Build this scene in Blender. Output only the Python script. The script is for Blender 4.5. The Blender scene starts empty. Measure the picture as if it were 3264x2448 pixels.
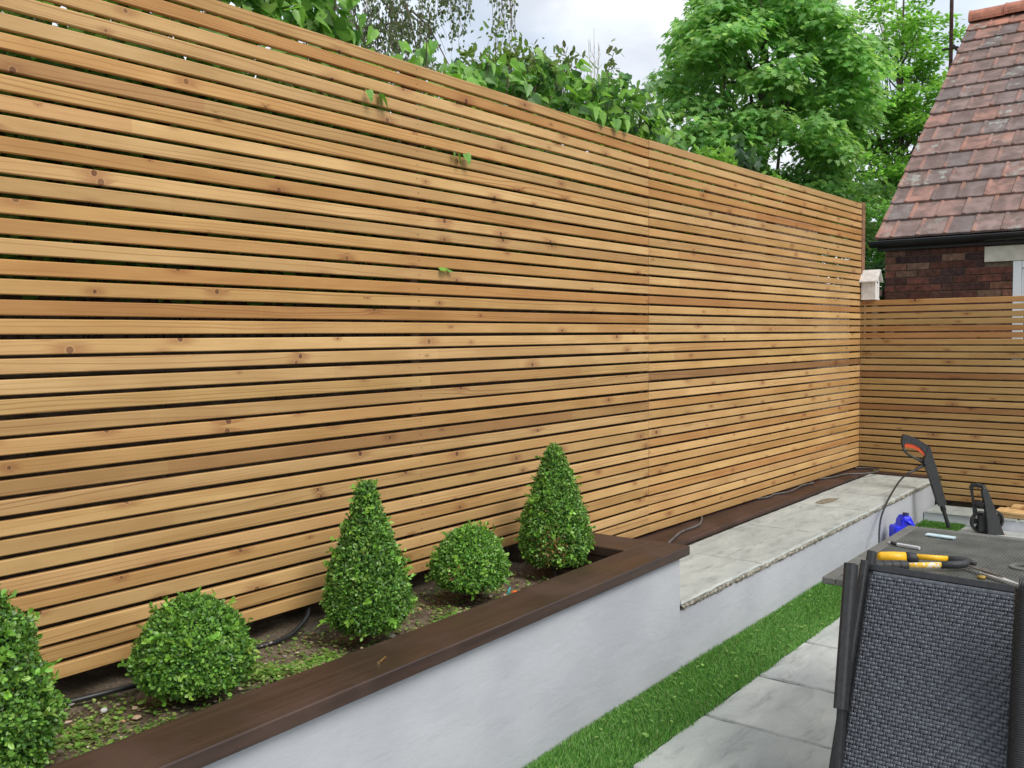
import bpy, math, random
import numpy as np
from mathutils import Vector, Matrix, Quaternion

random.seed(7)
rng = np.random.default_rng(11)
SC = bpy.context.scene
COL = SC.collection

# ------------------------------------------------------------------ camera, sky, sun, exposure
cam_d = bpy.data.cameras.new('camera')
cam = bpy.data.objects.new('camera', cam_d)
COL.objects.link(cam)
_f = Vector((0.7874473, 0.61420611, -0.0517455))
_r = Vector((0.61469524, -0.7887267, -0.00774269))
_u = Vector((0.04556867, 0.02571075, 0.99863029))
cam.matrix_world = Matrix(((_r.x, _u.x, -_f.x, 0.0), (_r.y, _u.y, -_f.y, -2.68963833),
                           (_r.z, _u.z, -_f.z, 1.16843734), (0, 0, 0, 1)))
cam_d.sensor_width = 36.0
cam_d.lens = 32.587
cam_d.clip_start = 0.02
cam_d.clip_end = 600
SC.camera = cam

SUN_DIR = Vector((-0.16, -0.72, 0.82)).normalized()
world = bpy.data.worlds.new('World')
SC.world = world
world.use_nodes = True
wn = world.node_tree
wn.nodes.clear()


def node(nt, kind, ins=None, **props):
    n = nt.nodes.new(kind)
    for k, v in props.items():
        setattr(n, k, v)
    for k, v in (ins or {}).items():
        s = n.inputs[k]
        if isinstance(v, bpy.types.NodeSocket):
            nt.links.new(v, s)
        else:
            s.default_value = v
    return n


def ramp(nt, fac, stops):
    n = nt.nodes.new('ShaderNodeValToRGB')
    e = n.color_ramp.elements
    while len(e) < len(stops):
        e.new(0.5)
    for el, (p, c) in zip(e, stops):
        el.position = p
        el.color = c if len(c) == 4 else (c[0], c[1], c[2], 1)
    nt.links.new(fac, n.inputs['Fac'])
    return n.outputs['Color']


def maprange(nt, v, a, b, c, d, interp='SMOOTHSTEP'):
    return node(nt, 'ShaderNodeMapRange', {0: v, 1: a, 2: b, 3: c, 4: d}, interpolation_type=interp).outputs[0]


def mth(nt, op, a, b=None, c=None):
    ins = {0: a}
    if b is not None:
        ins[1] = b
    if c is not None:
        ins[2] = c
    return node(nt, 'ShaderNodeMath', ins, operation=op).outputs[0]


def mixc(nt, fac, a, b, mode='MIX'):
    n = node(nt, 'ShaderNodeMix', {}, data_type='RGBA', blend_type=mode)
    for sock, v in ((n.inputs[0], fac), (n.inputs[6], a), (n.inputs[7], b)):
        if isinstance(v, bpy.types.NodeSocket):
            nt.links.new(v, sock)
        else:
            sock.default_value = v if not isinstance(v, tuple) or len(v) == 4 else (v[0], v[1], v[2], 1)
    return n.outputs[2]


SKY_STRENGTH = 0.10
sky = node(wn, 'ShaderNodeTexSky', sky_type='NISHITA', sun_disc=False)
sky.sun_elevation = math.asin(SUN_DIR.z)
sky.sun_rotation = math.atan2(SUN_DIR.x, SUN_DIR.y)
sky.air_density = 1.0
sky.dust_density = 2.0
tc = node(wn, 'ShaderNodeTexCoord')
mp = node(wn, 'ShaderNodeMapping', {0: tc.outputs['Generated']})
mp.inputs['Scale'].default_value = (1.6, 1.6, 3.2)
mp.inputs['Location'].default_value = (0.35, 0.1, 0.2)
cn = node(wn, 'ShaderNodeTexNoise', {'Vector': mp.outputs[0], 'Scale': 1.7, 'Detail': 6.0, 'Roughness': 0.55})
cloud_mask = maprange(wn, cn.outputs[0], 0.36, 0.56, 0.62, 1.0)
cn2 = node(wn, 'ShaderNodeTexNoise', {'Vector': mp.outputs[0], 'Scale': 3.1, 'Detail': 5.0})
cloud_col = mixc(wn, maprange(wn, cn2.outputs[0], 0.35, 0.65, 0.0, 1.0), (7.3, 8.1, 9.2), (8.9, 9.1, 9.5))
skyc = mixc(wn, cloud_mask, sky.outputs[0], cloud_col)
bg = node(wn, 'ShaderNodeBackground', {'Color': skyc, 'Strength': SKY_STRENGTH})
wo = node(wn, 'ShaderNodeOutputWorld', {'Surface': bg.outputs[0]})

sun_d = bpy.data.lights.new('sun', 'SUN')
sun_d.energy = 2.3
sun_d.angle = math.radians(28)
sun_d.color = (1.0, 0.955, 0.88)
sun = bpy.data.objects.new('sun', sun_d)
COL.objects.link(sun)
sun.rotation_mode = 'QUATERNION'
sun.rotation_quaternion = SUN_DIR.to_track_quat('Z', 'Y')
sun.location = (0, -6, 9)

SC.view_settings.view_transform = 'Standard'
SC.view_settings.look = 'None'
SC.view_settings.exposure = 0.30
SC.view_settings.gamma = 1.0
SC.view_settings.use_curve_mapping = False
SC.render.engine = 'CYCLES'
SC.cycles.use_denoising = True
SC.cycles.max_bounces = 12
SC.cycles.diffuse_bounces = 7
SC.cycles.transmission_bounces = 8
SC.cycles.transparent_max_bounces = 8


# ------------------------------------------------------------------ materials
def new_mat(name):
    m = bpy.data.materials.new(name)
    m.use_nodes = True
    nt = m.node_tree
    nt.nodes.clear()
    out = node(nt, 'ShaderNodeOutputMaterial')
    return m, nt, out


def principled(nt, out, color, rough=0.6, normal=None, **extra):
    ins = {'Base Color': color if not (isinstance(color, tuple) and len(color) == 3) else (*color, 1), 'Roughness': rough}
    if normal is not None:
        ins['Normal'] = normal
    ins.update(extra)
    p = node(nt, 'ShaderNodeBsdfPrincipled', ins)
    nt.links.new(p.outputs[0], out.inputs['Surface'])
    return p


def bump(nt, h, strength=0.3, dist=0.002):
    return node(nt, 'ShaderNodeBump', {'Height': h, 'Strength': strength, 'Distance': dist}).outputs[0]


def noise(nt, vec, scale, detail=3.0, rough=0.5, dist=0.0):
    return node(nt, 'ShaderNodeTexNoise', {'Vector': vec, 'Scale': scale, 'Detail': detail, 'Roughness': rough, 'Distortion': dist}).outputs[0]


def scaled(nt, vec, s, loc=(0, 0, 0)):
    n = node(nt, 'ShaderNodeMapping', {0: vec})
    n.inputs['Scale'].default_value = s
    n.inputs['Location'].default_value = loc
    return n.outputs[0]


def obj_coords(nt):
    return node(nt, 'ShaderNodeTexCoord').outputs['Object']


def mat_plain(name, color, rough=0.5, var=0.15, vscale=30.0, metallic=0.0, bstr=0.0, spec=0.5):
    m, nt, out = new_mat(name)
    co = obj_coords(nt)
    n = noise(nt, co, vscale, 4.0)
    c = mixc(nt, maprange(nt, n, 0.3, 0.7, 0, 1), tuple(x * (1 - var) for x in color), tuple(min(1, x * (1 + var)) for x in color))
    nm = bump(nt, n, bstr, 0.003) if bstr else None
    principled(nt, out, c, rough, nm, Metallic=metallic, **{'Specular IOR Level': spec})
    return m


def mat_slat():
    """Planed softwood: growth rings bent round knots, finger-jointed lengths, one tone per slat from the object's colour."""
    m, nt, out = new_mat('planed_softwood')
    co = obj_coords(nt)
    info = node(nt, 'ShaderNodeObjectInfo')
    rnd = info.outputs['Random']
    sp = node(nt, 'ShaderNodeSeparateXYZ', {0: co})
    x = mth(nt, 'MULTIPLY_ADD', rnd, 61.7, sp.outputs[0])
    y = mth(nt, 'MULTIPLY_ADD', rnd, 23.1, sp.outputs[1])
    z = mth(nt, 'MULTIPLY_ADD', rnd, 37.3, sp.outputs[2])
    p = node(nt, 'ShaderNodeCombineXYZ', {0: x, 1: y, 2: z}).outputs[0]
    # knots
    kx, kz = 2.6, 15.0
    kv = node(nt, 'ShaderNodeCombineXYZ', {0: mth(nt, 'MULTIPLY', x, kx), 1: mth(nt, 'MULTIPLY', z, kz), 2: 0.0}).outputs[0]
    vor = node(nt, 'ShaderNodeTexVoronoi', {'Vector': kv, 'Scale': 1.0, 'Randomness': 0.95}, voronoi_dimensions='2D')
    pos = node(nt, 'ShaderNodeSeparateXYZ', {0: vor.outputs['Position']})
    dx = mth(nt, 'SUBTRACT', x, mth(nt, 'DIVIDE', pos.outputs[0], kx))
    dz = mth(nt, 'SUBTRACT', z, mth(nt, 'DIVIDE', pos.outputs[1], kz))
    d = mth(nt, 'SQRT', mth(nt, 'ADD', mth(nt, 'MULTIPLY', dx, dx), mth(nt, 'MULTIPLY', dz, dz)))
    vc = node(nt, 'ShaderNodeSeparateColor', {0: vor.outputs['Color']})
    # radius: many cells have none, a few a big knot
    kr = maprange(nt, vc.outputs[0], 0.56, 1.0, 0.0025, 0.0125, 'LINEAR')
    present = maprange(nt, vc.outputs[0], 0.54, 0.58, 0.0, 1.0)
    knot = mth(nt, 'MULTIPLY', present, maprange(nt, mth(nt, 'DIVIDE', d, kr), 0.75, 1.1, 1.0, 0.0))
    ring = mth(nt, 'MULTIPLY', present, mth(nt, 'MULTIPLY', maprange(nt, mth(nt, 'DIVIDE', d, kr), 0.7, 1.0, 0.0, 1.0), maprange(nt, mth(nt, 'DIVIDE', d, kr), 1.0, 1.4, 1.0, 0.0)))
    dxs = mth(nt, 'MULTIPLY', dx, 0.42)
    d2 = mth(nt, 'SQRT', mth(nt, 'ADD', mth(nt, 'MULTIPLY', dxs, dxs), mth(nt, 'MULTIPLY', dz, dz)))
    halo = mth(nt, 'MULTIPLY', present, maprange(nt, mth(nt, 'DIVIDE', d2, kr), 0.6, 3.6, 1.0, 0.0))
    # rings
    warp = noise(nt, scaled(nt, p, (1.3, 8.0, 9.0)), 1.0, 2.0, 0.5)
    warp2 = noise(nt, scaled(nt, p, (0.55, 3.0, 3.0)), 1.0, 1.0)
    bulge = mth(nt, 'MULTIPLY', mth(nt, 'MULTIPLY', halo, halo), 0.010)
    sgn = mth(nt, 'SIGN', dz)
    zz = mth(nt, 'ADD', mth(nt, 'ADD', z, mth(nt, 'MULTIPLY', warp, 0.042)), mth(nt, 'ADD', mth(nt, 'MULTIPLY', warp2, 0.09), mth(nt, 'MULTIPLY', bulge, sgn)))
    dens = maprange(nt, warp2, 0.3, 0.7, 150.0, 330.0, 'LINEAR')
    bands = node(nt, 'ShaderNodeTexNoise', {'W': mth(nt, 'MULTIPLY', zz, 135.0), 'Scale': 1.0, 'Detail': 2.0, 'Roughness': 0.55}, noise_dimensions='1D').outputs[0]
    fine = noise(nt, scaled(nt, p, (9.0, 260.0, 260.0)), 1.0, 3.0, 0.6)
    strength = maprange(nt, noise(nt, scaled(nt, p, (0.9, 4.0, 4.0), (3, 1, 7)), 1.0, 1.0), 0.36, 0.64, 0.22, 1.0)
    late = mth(nt, 'MULTIPLY', maprange(nt, bands, 0.48, 0.72, 0.0, 1.0), strength)
    # finger-jointed lengths
    seg = mth(nt, 'FLOOR', mth(nt, 'DIVIDE', mth(nt, 'MULTIPLY_ADD', rnd, 17.0, x), 1.15))
    wnz = node(nt, 'ShaderNodeTexWhiteNoise', {'W': seg}, noise_dimensions='1D')
    segv = node(nt, 'ShaderNodeSeparateColor', {0: wnz.outputs['Color']})
    blot = noise(nt, scaled(nt, p, (2.2, 9.0, 9.0), (5, 2, 1)), 1.0, 3.0, 0.55)
    base = mixc(nt, maprange(nt, blot, 0.3, 0.7, 0, 1), (0.440, 0.266, 0.104), (0.560, 0.362, 0.158))
    base = mixc(nt, mth(nt, 'MULTIPLY', segv.outputs[0], 0.26), base, (0.400, 0.215, 0.085))
    base = mixc(nt, mth(nt, 'MULTIPLY', mth(nt, 'POWER', segv.outputs[1], 7.0), 0.50), base, (0.36, 0.155, 0.062))
    base = mixc(nt, mth(nt, 'MULTIPLY', late, 0.80), base, (0.30, 0.145, 0.055))
    base = mixc(nt, mth(nt, 'MULTIPLY', maprange(nt, fine, 0.42, 0.75, 0, 1), 0.22), base, (0.33, 0.17, 0.07))
    base = mixc(nt, mth(nt, 'MULTIPLY', mth(nt, 'POWER', halo, 1.3), 0.62), base, (0.27, 0.115, 0.045))
    base = mixc(nt, mth(nt, 'MULTIPLY', ring, 0.30), base, (0.60, 0.40, 0.20))
    base = mixc(nt, mth(nt, 'MULTIPLY', knot, 0.85), base, mixc(nt, vc.outputs[1], (0.10, 0.034, 0.018), (0.19, 0.095, 0.04)))
    tone = mixc(nt, 1.0, base, info.outputs['Color'], 'MULTIPLY')
    h = mth(nt, 'ADD', mth(nt, 'MULTIPLY', fine, 0.6), mth(nt, 'MULTIPLY', late, 0.5))
    principled(nt, out, tone, 0.62, bump(nt, h, 0.25, 0.0012), **{'Specular IOR Level': 0.3})
    return m


def mat_stained(name, a, b, rough=0.42, along=0):
    m, nt, out = new_mat(name)
    co = obj_coords(nt)
    s = (2.0, 45.0, 45.0) if along == 0 else (45.0, 2.0, 45.0)
    n = noise(nt, scaled(nt, co, s), 1.0, 5.0, 0.6)
    n2 = noise(nt, co, 4.0, 4.0)
    n3 = noise(nt, scaled(nt, co, tuple(v * 2.2 for v in s), (4, 4, 4)), 1.0, 3.0)
    c = mixc(nt, maprange(nt, n, 0.35, 0.68, 0, 1), a, b)
    c = mixc(nt, mth(nt, 'MULTIPLY', maprange(nt, n2, 0.45, 0.72, 0, 1), 0.55), c, tuple(min(1, v * 1.55) for v in b))
    scr = maprange(nt, n3, 0.74, 0.80, 0.0, 0.35)
    c = mixc(nt, scr, c, (0.24, 0.17, 0.14))
    spec = noise(nt, co, 260.0, 1.0)
    c = mixc(nt, maprange(nt, spec, 0.775, 0.80, 0.0, 0.5), c, (0.42, 0.36, 0.30))
    rg = maprange(nt, n2, 0.3, 0.7, rough - 0.06, rough + 0.16)
    principled(nt, out, c, rg, bump(nt, n, 0.35, 0.0015))
    return m


def mat_render(name='painted_render', k=1.0):
    m, nt, out = new_mat(name)
    co = obj_coords(nt)
    big = noise(nt, co, 2.2, 4.0)
    trow = noise(nt, scaled(nt, co, (5.0, 9.0, 14.0)), 1.0, 5.0, 0.6, 0.4)
    grit = noise(nt, co, 160.0, 2.0)
    lump = noise(nt, co, 26.0, 3.0)
    c = mixc(nt, maprange(nt, big, 0.3, 0.7, 0, 1), (0.375, 0.386, 0.420), (0.430, 0.442, 0.470))
    c = mixc(nt, maprange(nt, trow, 0.58, 0.75, 0.0, 0.35), c, (0.415, 0.428, 0.462))
    c = mixc(nt, maprange(nt, noise(nt, co, 34.0, 2.0), 0.72, 0.80, 0.0, 0.5), c, (0.37, 0.38, 0.41))
    gz = node(nt, 'ShaderNodeNewGeometry')
    h = mth(nt, 'ADD', mth(nt, 'MULTIPLY', trow, 1.2), mth(nt, 'ADD', mth(nt, 'MULTIPLY', grit, 0.10), mth(nt, 'MULTIPLY', lump, 0.35)))
    principled(nt, out, c, 0.75, bump(nt, h, 0.42, 0.007), **{'Specular IOR Level': 0.25})
    return m


def mat_stone():
    m, nt, out = new_mat('riven_sandstone')
    co = obj_coords(nt)
    info = node(nt, 'ShaderNodeObjectInfo')
    off = node(nt, 'ShaderNodeVectorMath', {0: co, 1: node(nt, 'ShaderNodeCombineXYZ', {0: mth(nt, 'MULTIPLY', info.outputs['Random'], 31.0), 1: mth(nt, 'MULTIPLY', info.outputs['Random'], 17.0)}).outputs[0]}, operation='ADD').outputs[0]
    a = noise(nt, scaled(nt, off, (2.0, 4.5, 3.0)), 1.3, 6.0, 0.62, 0.6)
    b = noise(nt, scaled(nt, off, (5.0, 16.0, 8.0), (2, 9, 1)), 1.0, 5.0, 0.65, 0.5)
    s = noise(nt, off, 55.0, 3.0)
    c = ramp(nt, a, [(0.25, (0.270, 0.290, 0.282)), (0.42, (0.375, 0.398, 0.384)), (0.58, (0.435, 0.458, 0.436)), (0.76, (0.53, 0.55, 0.52))])
    c = mixc(nt, maprange(nt, b, 0.50, 0.72, 0.0, 0.62), c, (0.215, 0.225, 0.21))
    c = mixc(nt, maprange(nt, s, 0.66, 0.80, 0.0, 0.35), c, (0.17, 0.17, 0.155))
    h = mth(nt, 'ADD', mth(nt, 'MULTIPLY', a, 1.5), mth(nt, 'MULTIPLY', b, 0.7))
    principled(nt, out, mixc(nt, 1.0, c, info.outputs['Color'], 'MULTIPLY'), 0.72, bump(nt, h, 0.55, 0.012), **{'Specular IOR Level': 0.3})
    return m


def mat_mortar():
    m, nt, out = new_mat('rough_mortar')
    co = obj_coords(nt)
    a = noise(nt, co, 42.0, 4.0)
    c = mixc(nt, maprange(nt, a, 0.35, 0.65, 0, 1), (0.13, 0.115, 0.085), (0.33, 0.31, 0.26))
    principled(nt, out, c, 0.9, bump(nt, a, 0.9, 0.01))
    return m


def mat_leaf(name, translucency=0.35, rough=0.45, spec=0.4, tint=(1.25, 1.35, 0.55)):
    m, nt, out = new_mat(name)
    at = node(nt, 'ShaderNodeAttribute', attribute_name='Col')
    p = node(nt, 'ShaderNodeBsdfPrincipled', {'Base Color': at.outputs['Color'], 'Roughness': rough, 'Specular IOR Level': spec})
    tcol = mixc(nt, 1.0, at.outputs['Color'], tint, 'MULTIPLY')
    t = node(nt, 'ShaderNodeBsdfTranslucent', {'Color': tcol})
    mx = node(nt, 'ShaderNodeMixShader', {0: translucency, 1: p.outputs[0], 2: t.outputs[0]})
    nt.links.new(mx.outputs[0], out.inputs['Surface'])
    return m


def mat_leaf_piece(name, translucency=0.3):
    m, nt, out = new_mat(name)
    info = node(nt, 'ShaderNodeObjectInfo')
    co = obj_coords(nt)
    n = noise(nt, co, 3.0, 3.0)
    c = mixc(nt, maprange(nt, n, 0.3, 0.7, 0, 1), (0.82, 0.86, 0.8), (1.12, 1.1, 1.1))
    c = mixc(nt, 1.0, c, info.outputs['Color'], 'MULTIPLY')
    p = node(nt, 'ShaderNodeBsdfPrincipled', {'Base Color': c, 'Roughness': 0.4, 'Specular IOR Level': 0.45})
    t = node(nt, 'ShaderNodeBsdfTranslucent', {'Color': mixc(nt, 1.0, c, (1.25, 1.35, 0.55), 'MULTIPLY')})
    mx = node(nt, 'ShaderNodeMixShader', {0: translucency, 1: p.outputs[0], 2: t.outputs[0]})
    nt.links.new(mx.outputs[0], out.inputs['Surface'])
    return m


def mat_attr(name, rough=0.8):
    m, nt, out = new_mat(name)
    at = node(nt, 'ShaderNodeAttribute', attribute_name='Col')
    principled(nt, out, at.outputs['Color'], rough)
    return m


def mat_bark(name, a, b):
    m, nt, out = new_mat(name)
    co = obj_coords(nt)
    n = noise(nt, scaled(nt, co, (14, 14, 3)), 1.0, 5.0, 0.65)
    principled(nt, out, mixc(nt, maprange(nt, n, 0.3, 0.7, 0, 1), a, b), 0.85, bump(nt, n, 0.8, 0.02))
    return m


def mat_brick():
    m, nt, out = new_mat('house_brick')
    co = obj_coords(nt)
    info = node(nt, 'ShaderNodeObjectInfo')
    off = node(nt, 'ShaderNodeVectorMath', {0: co, 1: node(nt, 'ShaderNodeCombineXYZ', {0: 0.0, 1: mth(nt, 'MULTIPLY', info.outputs['Random'], 40.0)}).outputs[0]}, operation='ADD').outputs[0]
    a = noise(nt, off, 17.0, 5.0, 0.6)
    c = mixc(nt, maprange(nt, a, 0.3, 0.7, 0, 1), (0.6, 0.6, 0.6), (1.35, 1.3, 1.25))
    c = mixc(nt, 1.0, c, info.outputs['Color'], 'MULTIPLY')
    principled(nt, out, c, 0.85, bump(nt, a, 0.6, 0.008), **{'Specular IOR Level': 0.2})
    return m


def mat_brickwork_far():
    m, nt, out = new_mat('brickwork')
    co = obj_coords(nt)
    br = node(nt, 'ShaderNodeTexBrick', {'Vector': scaled(nt, co, (1, 1, 1)), 'Color1': (0.13, 0.055, 0.04, 1), 'Color2': (0.20, 0.085, 0.055, 1), 'Mortar': (0.22, 0.17, 0.12, 1), 'Scale': 1.0, 'Mortar Size': 0.008, 'Brick Width': 0.225, 'Row Height': 0.0755})
    principled(nt, out, br.outputs[0], 0.85)
    return m


def mat_tile():
    m, nt, out = new_mat('roof_tile_clay')
    co = obj_coords(nt)
    info = node(nt, 'ShaderNodeObjectInfo')
    off = node(nt, 'ShaderNodeVectorMath', {0: co, 1: node(nt, 'ShaderNodeCombineXYZ', {0: mth(nt, 'MULTIPLY', info.outputs['Random'], 50.0), 1: mth(nt, 'MULTIPLY', info.outputs['Random'], 19.0)}).outputs[0]}, operation='ADD').outputs[0]
    a = noise(nt, off, 5.0, 4.0, 0.6, 0.4)
    b = noise(nt, off, 38.0, 4.0, 0.6)
    li = noise(nt, off, 8.0, 5.0, 0.7)
    soot = mixc(nt, maprange(nt, a, 0.34, 0.66, 0.0, 0.85), info.outputs['Color'], (0.125, 0.088, 0.078))
    # worn corners show the bright clay
    sp = node(nt, 'ShaderNodeSeparateXYZ', {0: co})
    edge = mth(nt, 'MULTIPLY', maprange(nt, sp.outputs[1], 0.028, 0.05, 1.0, 0.0), maprange(nt, noise(nt, off, 3.0, 1.0), 0.45, 0.62, 0.0, 0.8))
    c = mixc(nt, mth(nt, 'MULTIPLY', edge, 0.55), soot, (0.40, 0.175, 0.115))
    c = mixc(nt, maprange(nt, b, 0.5, 0.75, 0.0, 0.35), c, (0.30, 0.22, 0.19))
    gate = maprange(nt, node(nt, 'ShaderNodeTexWhiteNoise', {'W': info.outputs['Random']}, noise_dimensions='1D').outputs[0], 0.72, 0.9, 0.0, 0.9)
    c = mixc(nt, mth(nt, 'MULTIPLY', maprange(nt, li, 0.5, 0.66, 0, 1), gate), c, (0.34, 0.35, 0.31))
    principled(nt, out, c, 0.8, bump(nt, b, 0.4, 0.004), **{'Specular IOR Level': 0.25})
    return m


M = {}
M['slat'] = mat_slat()
M['cap'] = mat_stained('stained_capping', (0.030, 0.0158, 0.0112), (0.050, 0.0265, 0.0185))
M['capy'] = mat_stained('stained_capping_cross', (0.030, 0.0158, 0.0112), (0.050, 0.0265, 0.0185), along=1)
M['ledge'] = mat_stained('stained_ledge', (0.026, 0.012, 0.0085), (0.055, 0.0265, 0.018), 0.5)
M['render'] = mat_render()
M['render_brightened'] = mat_plain('step_render_brightened', (0.74, 0.75, 0.78), 0.8, 0.05, 12, bstr=0.3)  # wall render lightened for the shaded step, missing light put into its colour
M['stone'] = mat_stone()
M['mortar'] = mat_mortar()
M['leaf'] = mat_leaf('foliage_leaf', 0.5, tint=(1.2, 1.22, 0.8))
M['paleleaf'] = mat_leaf('pale_tree_leaf', 0.5, tint=(1.08, 1.16, 0.75))
M['boxleaf'] = mat_leaf('box_leaf', 0.22, 0.38, 0.45)
M['grass'] = mat_leaf('artificial_grass_blade', 0.2, 0.5, 0.3)
M['leafpiece'] = mat_leaf_piece('ivy_leaf_blade')
M['litter'] = mat_attr('litter', 0.85)
M['bark'] = mat_bark('bark', (0.045, 0.035, 0.025), (0.13, 0.10, 0.075))
M['twig'] = mat_bark('twig', (0.06, 0.04, 0.03), (0.15, 0.11, 0.08))
M['brick'] = mat_brick()
M['brickfar'] = mat_brickwork_far()
M['wallmortar'] = mat_plain('lime_mortar', (0.12, 0.085, 0.055), 0.9, 0.3, 30)
M['tile'] = mat_tile()
M['ridge'] = mat_plain('ridge_clay', (0.42, 0.165, 0.105), 0.75, 0.25, 9, bstr=0.3)
M['under'] = mat_plain('roof_underlay', (0.03, 0.025, 0.022), 0.9)
M['black_pvc'] = mat_plain('black_pvc', (0.018, 0.019, 0.021), 0.35, 0.2, 6)
M['black_paint'] = mat_plain('black_paint', (0.014, 0.013, 0.013), 0.5, 0.3, 8)
M['lintel'] = mat_plain('cream_render', (0.60, 0.565, 0.46), 0.8, 0.1, 14)
M['upvc'] = mat_plain('white_upvc', (0.78, 0.80, 0.80), 0.35, 0.03, 5)
M['pane'] = mat_plain('window_glass', (0.50, 0.56, 0.60), 0.08, 0.06, 1.5, spec=0.8)
M['white_wood'] = mat_plain('whitewashed_wood', (0.66, 0.63, 0.60), 0.75, 0.13, 22, bstr=0.3)
M['postwood'] = mat_stained('post_wood', (0.16, 0.075, 0.04), (0.27, 0.13, 0.065), 0.6, 0)
M['oldwood'] = mat_plain('weathered_wood', (0.15, 0.115, 0.085), 0.9, 0.4, 12)
M['batten'] = mat_plain('batten_wood', (0.10, 0.06, 0.032), 0.8, 0.3, 12)
M['chair_metal'] = mat_plain('chair_powder_coat', (0.020, 0.021, 0.023), 0.42, 0.25, 60, bstr=0.1)
M['rattan'] = mat_plain('rattan', (0.066, 0.074, 0.092), 0.42, 0.3, 60, spec=0.5)
M['rattan_dark'] = mat_plain('rattan_dark', (0.022, 0.024, 0.027), 0.45, 0.22, 90)
M['table_frame'] = mat_plain('table_grey_paint', (0.12, 0.12, 0.11), 0.5, 0.15, 25, bstr=0.1)
M['mesh'] = mat_plain('table_mesh_steel', (0.125, 0.13, 0.115), 0.45, 0.25, 9)
M['yellow'] = mat_plain('yellow_plastic', (0.80, 0.44, 0.012), 0.38, 0.12, 18)
M['yellow_worn'] = None
M['rubber'] = mat_plain('black_rubber', (0.022, 0.023, 0.026), 0.6, 0.3, 80, bstr=0.15)
M['steel'] = mat_plain('tool_steel', (0.50, 0.49, 0.46), 0.4, 0.25, 30, metallic=0.25)
M['steel_rust'] = mat_plain('worn_blade', (0.16, 0.13, 0.11), 0.5, 0.4, 40, metallic=0.6)
M['silver'] = mat_plain('silver_plastic', (0.52, 0.53, 0.55), 0.3, 0.1, 20)
M['paleblue'] = mat_plain('zinc_bracket', (0.52, 0.68, 0.74), 0.35, 0.12, 25)
M['brass'] = mat_plain('brass', (0.62, 0.46, 0.20), 0.3, 0.15, 60, metallic=0.9)
M['brass_nut'] = mat_plain('brass_nut', (0.33, 0.22, 0.03), 0.5, 0.25, 30)
M['washer'] = mat_plain('charcoal_plastic', (0.028, 0.029, 0.031), 0.48, 0.2, 40, bstr=0.1)
M['orange'] = mat_plain('orange_plastic', (0.62, 0.075, 0.018), 0.4, 0.1, 20)
M['hose'] = mat_plain('black_hose', (0.02, 0.021, 0.022), 0.35, 0.2, 20)
M['hosegrey'] = mat_plain('dusty_cable', (0.085, 0.078, 0.075), 0.55, 0.35, 20)
M['blue'] = mat_plain('blue_plastic', (0.012, 0.022, 0.72), 0.3, 0.08, 8)
M['cream_timber'] = mat_plain('sawn_pine', (0.62, 0.40, 0.18), 0.7, 0.15, 14)
M['teal'] = mat_plain('teal_plastic', (0.01, 0.33, 0.38), 0.35, 0.08, 30)
M['toyorange'] = mat_plain('bright_orange_plastic', (0.95, 0.13, 0.02), 0.35, 0.06, 30)
M['pebble'] = mat_plain('pale_stone', (0.52, 0.51, 0.50), 0.7, 0.15, 60)
M['rust'] = mat_plain('rusty_pole', (0.115, 0.062, 0.052), 0.7, 0.35, 18)
M['screw'] = mat_plain('screw_head', (0.20, 0.13, 0.07), 0.4, 0.2, 60, metallic=0.5)


def mat_worn():
    m, nt, out = new_mat('worn_yellow_paint')
    co = obj_coords(nt)
    n = noise(nt, co, 60.0, 4.0, 0.65)
    n2 = noise(nt, co, 130.0, 3.0)
    c = mixc(nt, maprange(nt, n, 0.47, 0.56, 0, 1), (0.78, 0.46, 0.03), (0.70, 0.66, 0.55))
    c = mixc(nt, maprange(nt, n2, 0.62, 0.72, 0, 0.7), c, (0.45, 0.17, 0.03))
    principled(nt, out, c, 0.5)
    return m


M['yellow_worn'] = mat_worn()


def mat_soil():
    m, nt, out = new_mat('planter_soil')
    co = obj_coords(nt)
    a = noise(nt, co, 9.0, 5.0)
    b = noise(nt, co, 70.0, 4.0, 0.7)
    c = mixc(nt, maprange(nt, a, 0.35, 0.65, 0, 1), (0.115, 0.086, 0.060), (0.235, 0.185, 0.135))
    c = mixc(nt, maprange(nt, b, 0.35, 0.7, 0, 0.7), c, (0.055, 0.040, 0.028))
    principled(nt, out, c, 0.95, bump(nt, b, 0.9, 0.012), **{'Specular IOR Level': 0.15})
    return m


M['soil'] = mat_soil()
M['ground'] = mat_plain('garden_earth', (0.075, 0.085, 0.045), 0.95, 0.4, 3)
M['grout'] = mat_plain('dark_grout', (0.075, 0.072, 0.062), 0.95, 0.35, 60)
M['turfbase'] = mat_plain('turf_backing', (0.022, 0.060, 0.016), 0.95, 0.3, 50)

# ------------------------------------------------------------------ mesh and object helpers
WORLD_LOC = {}


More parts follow.
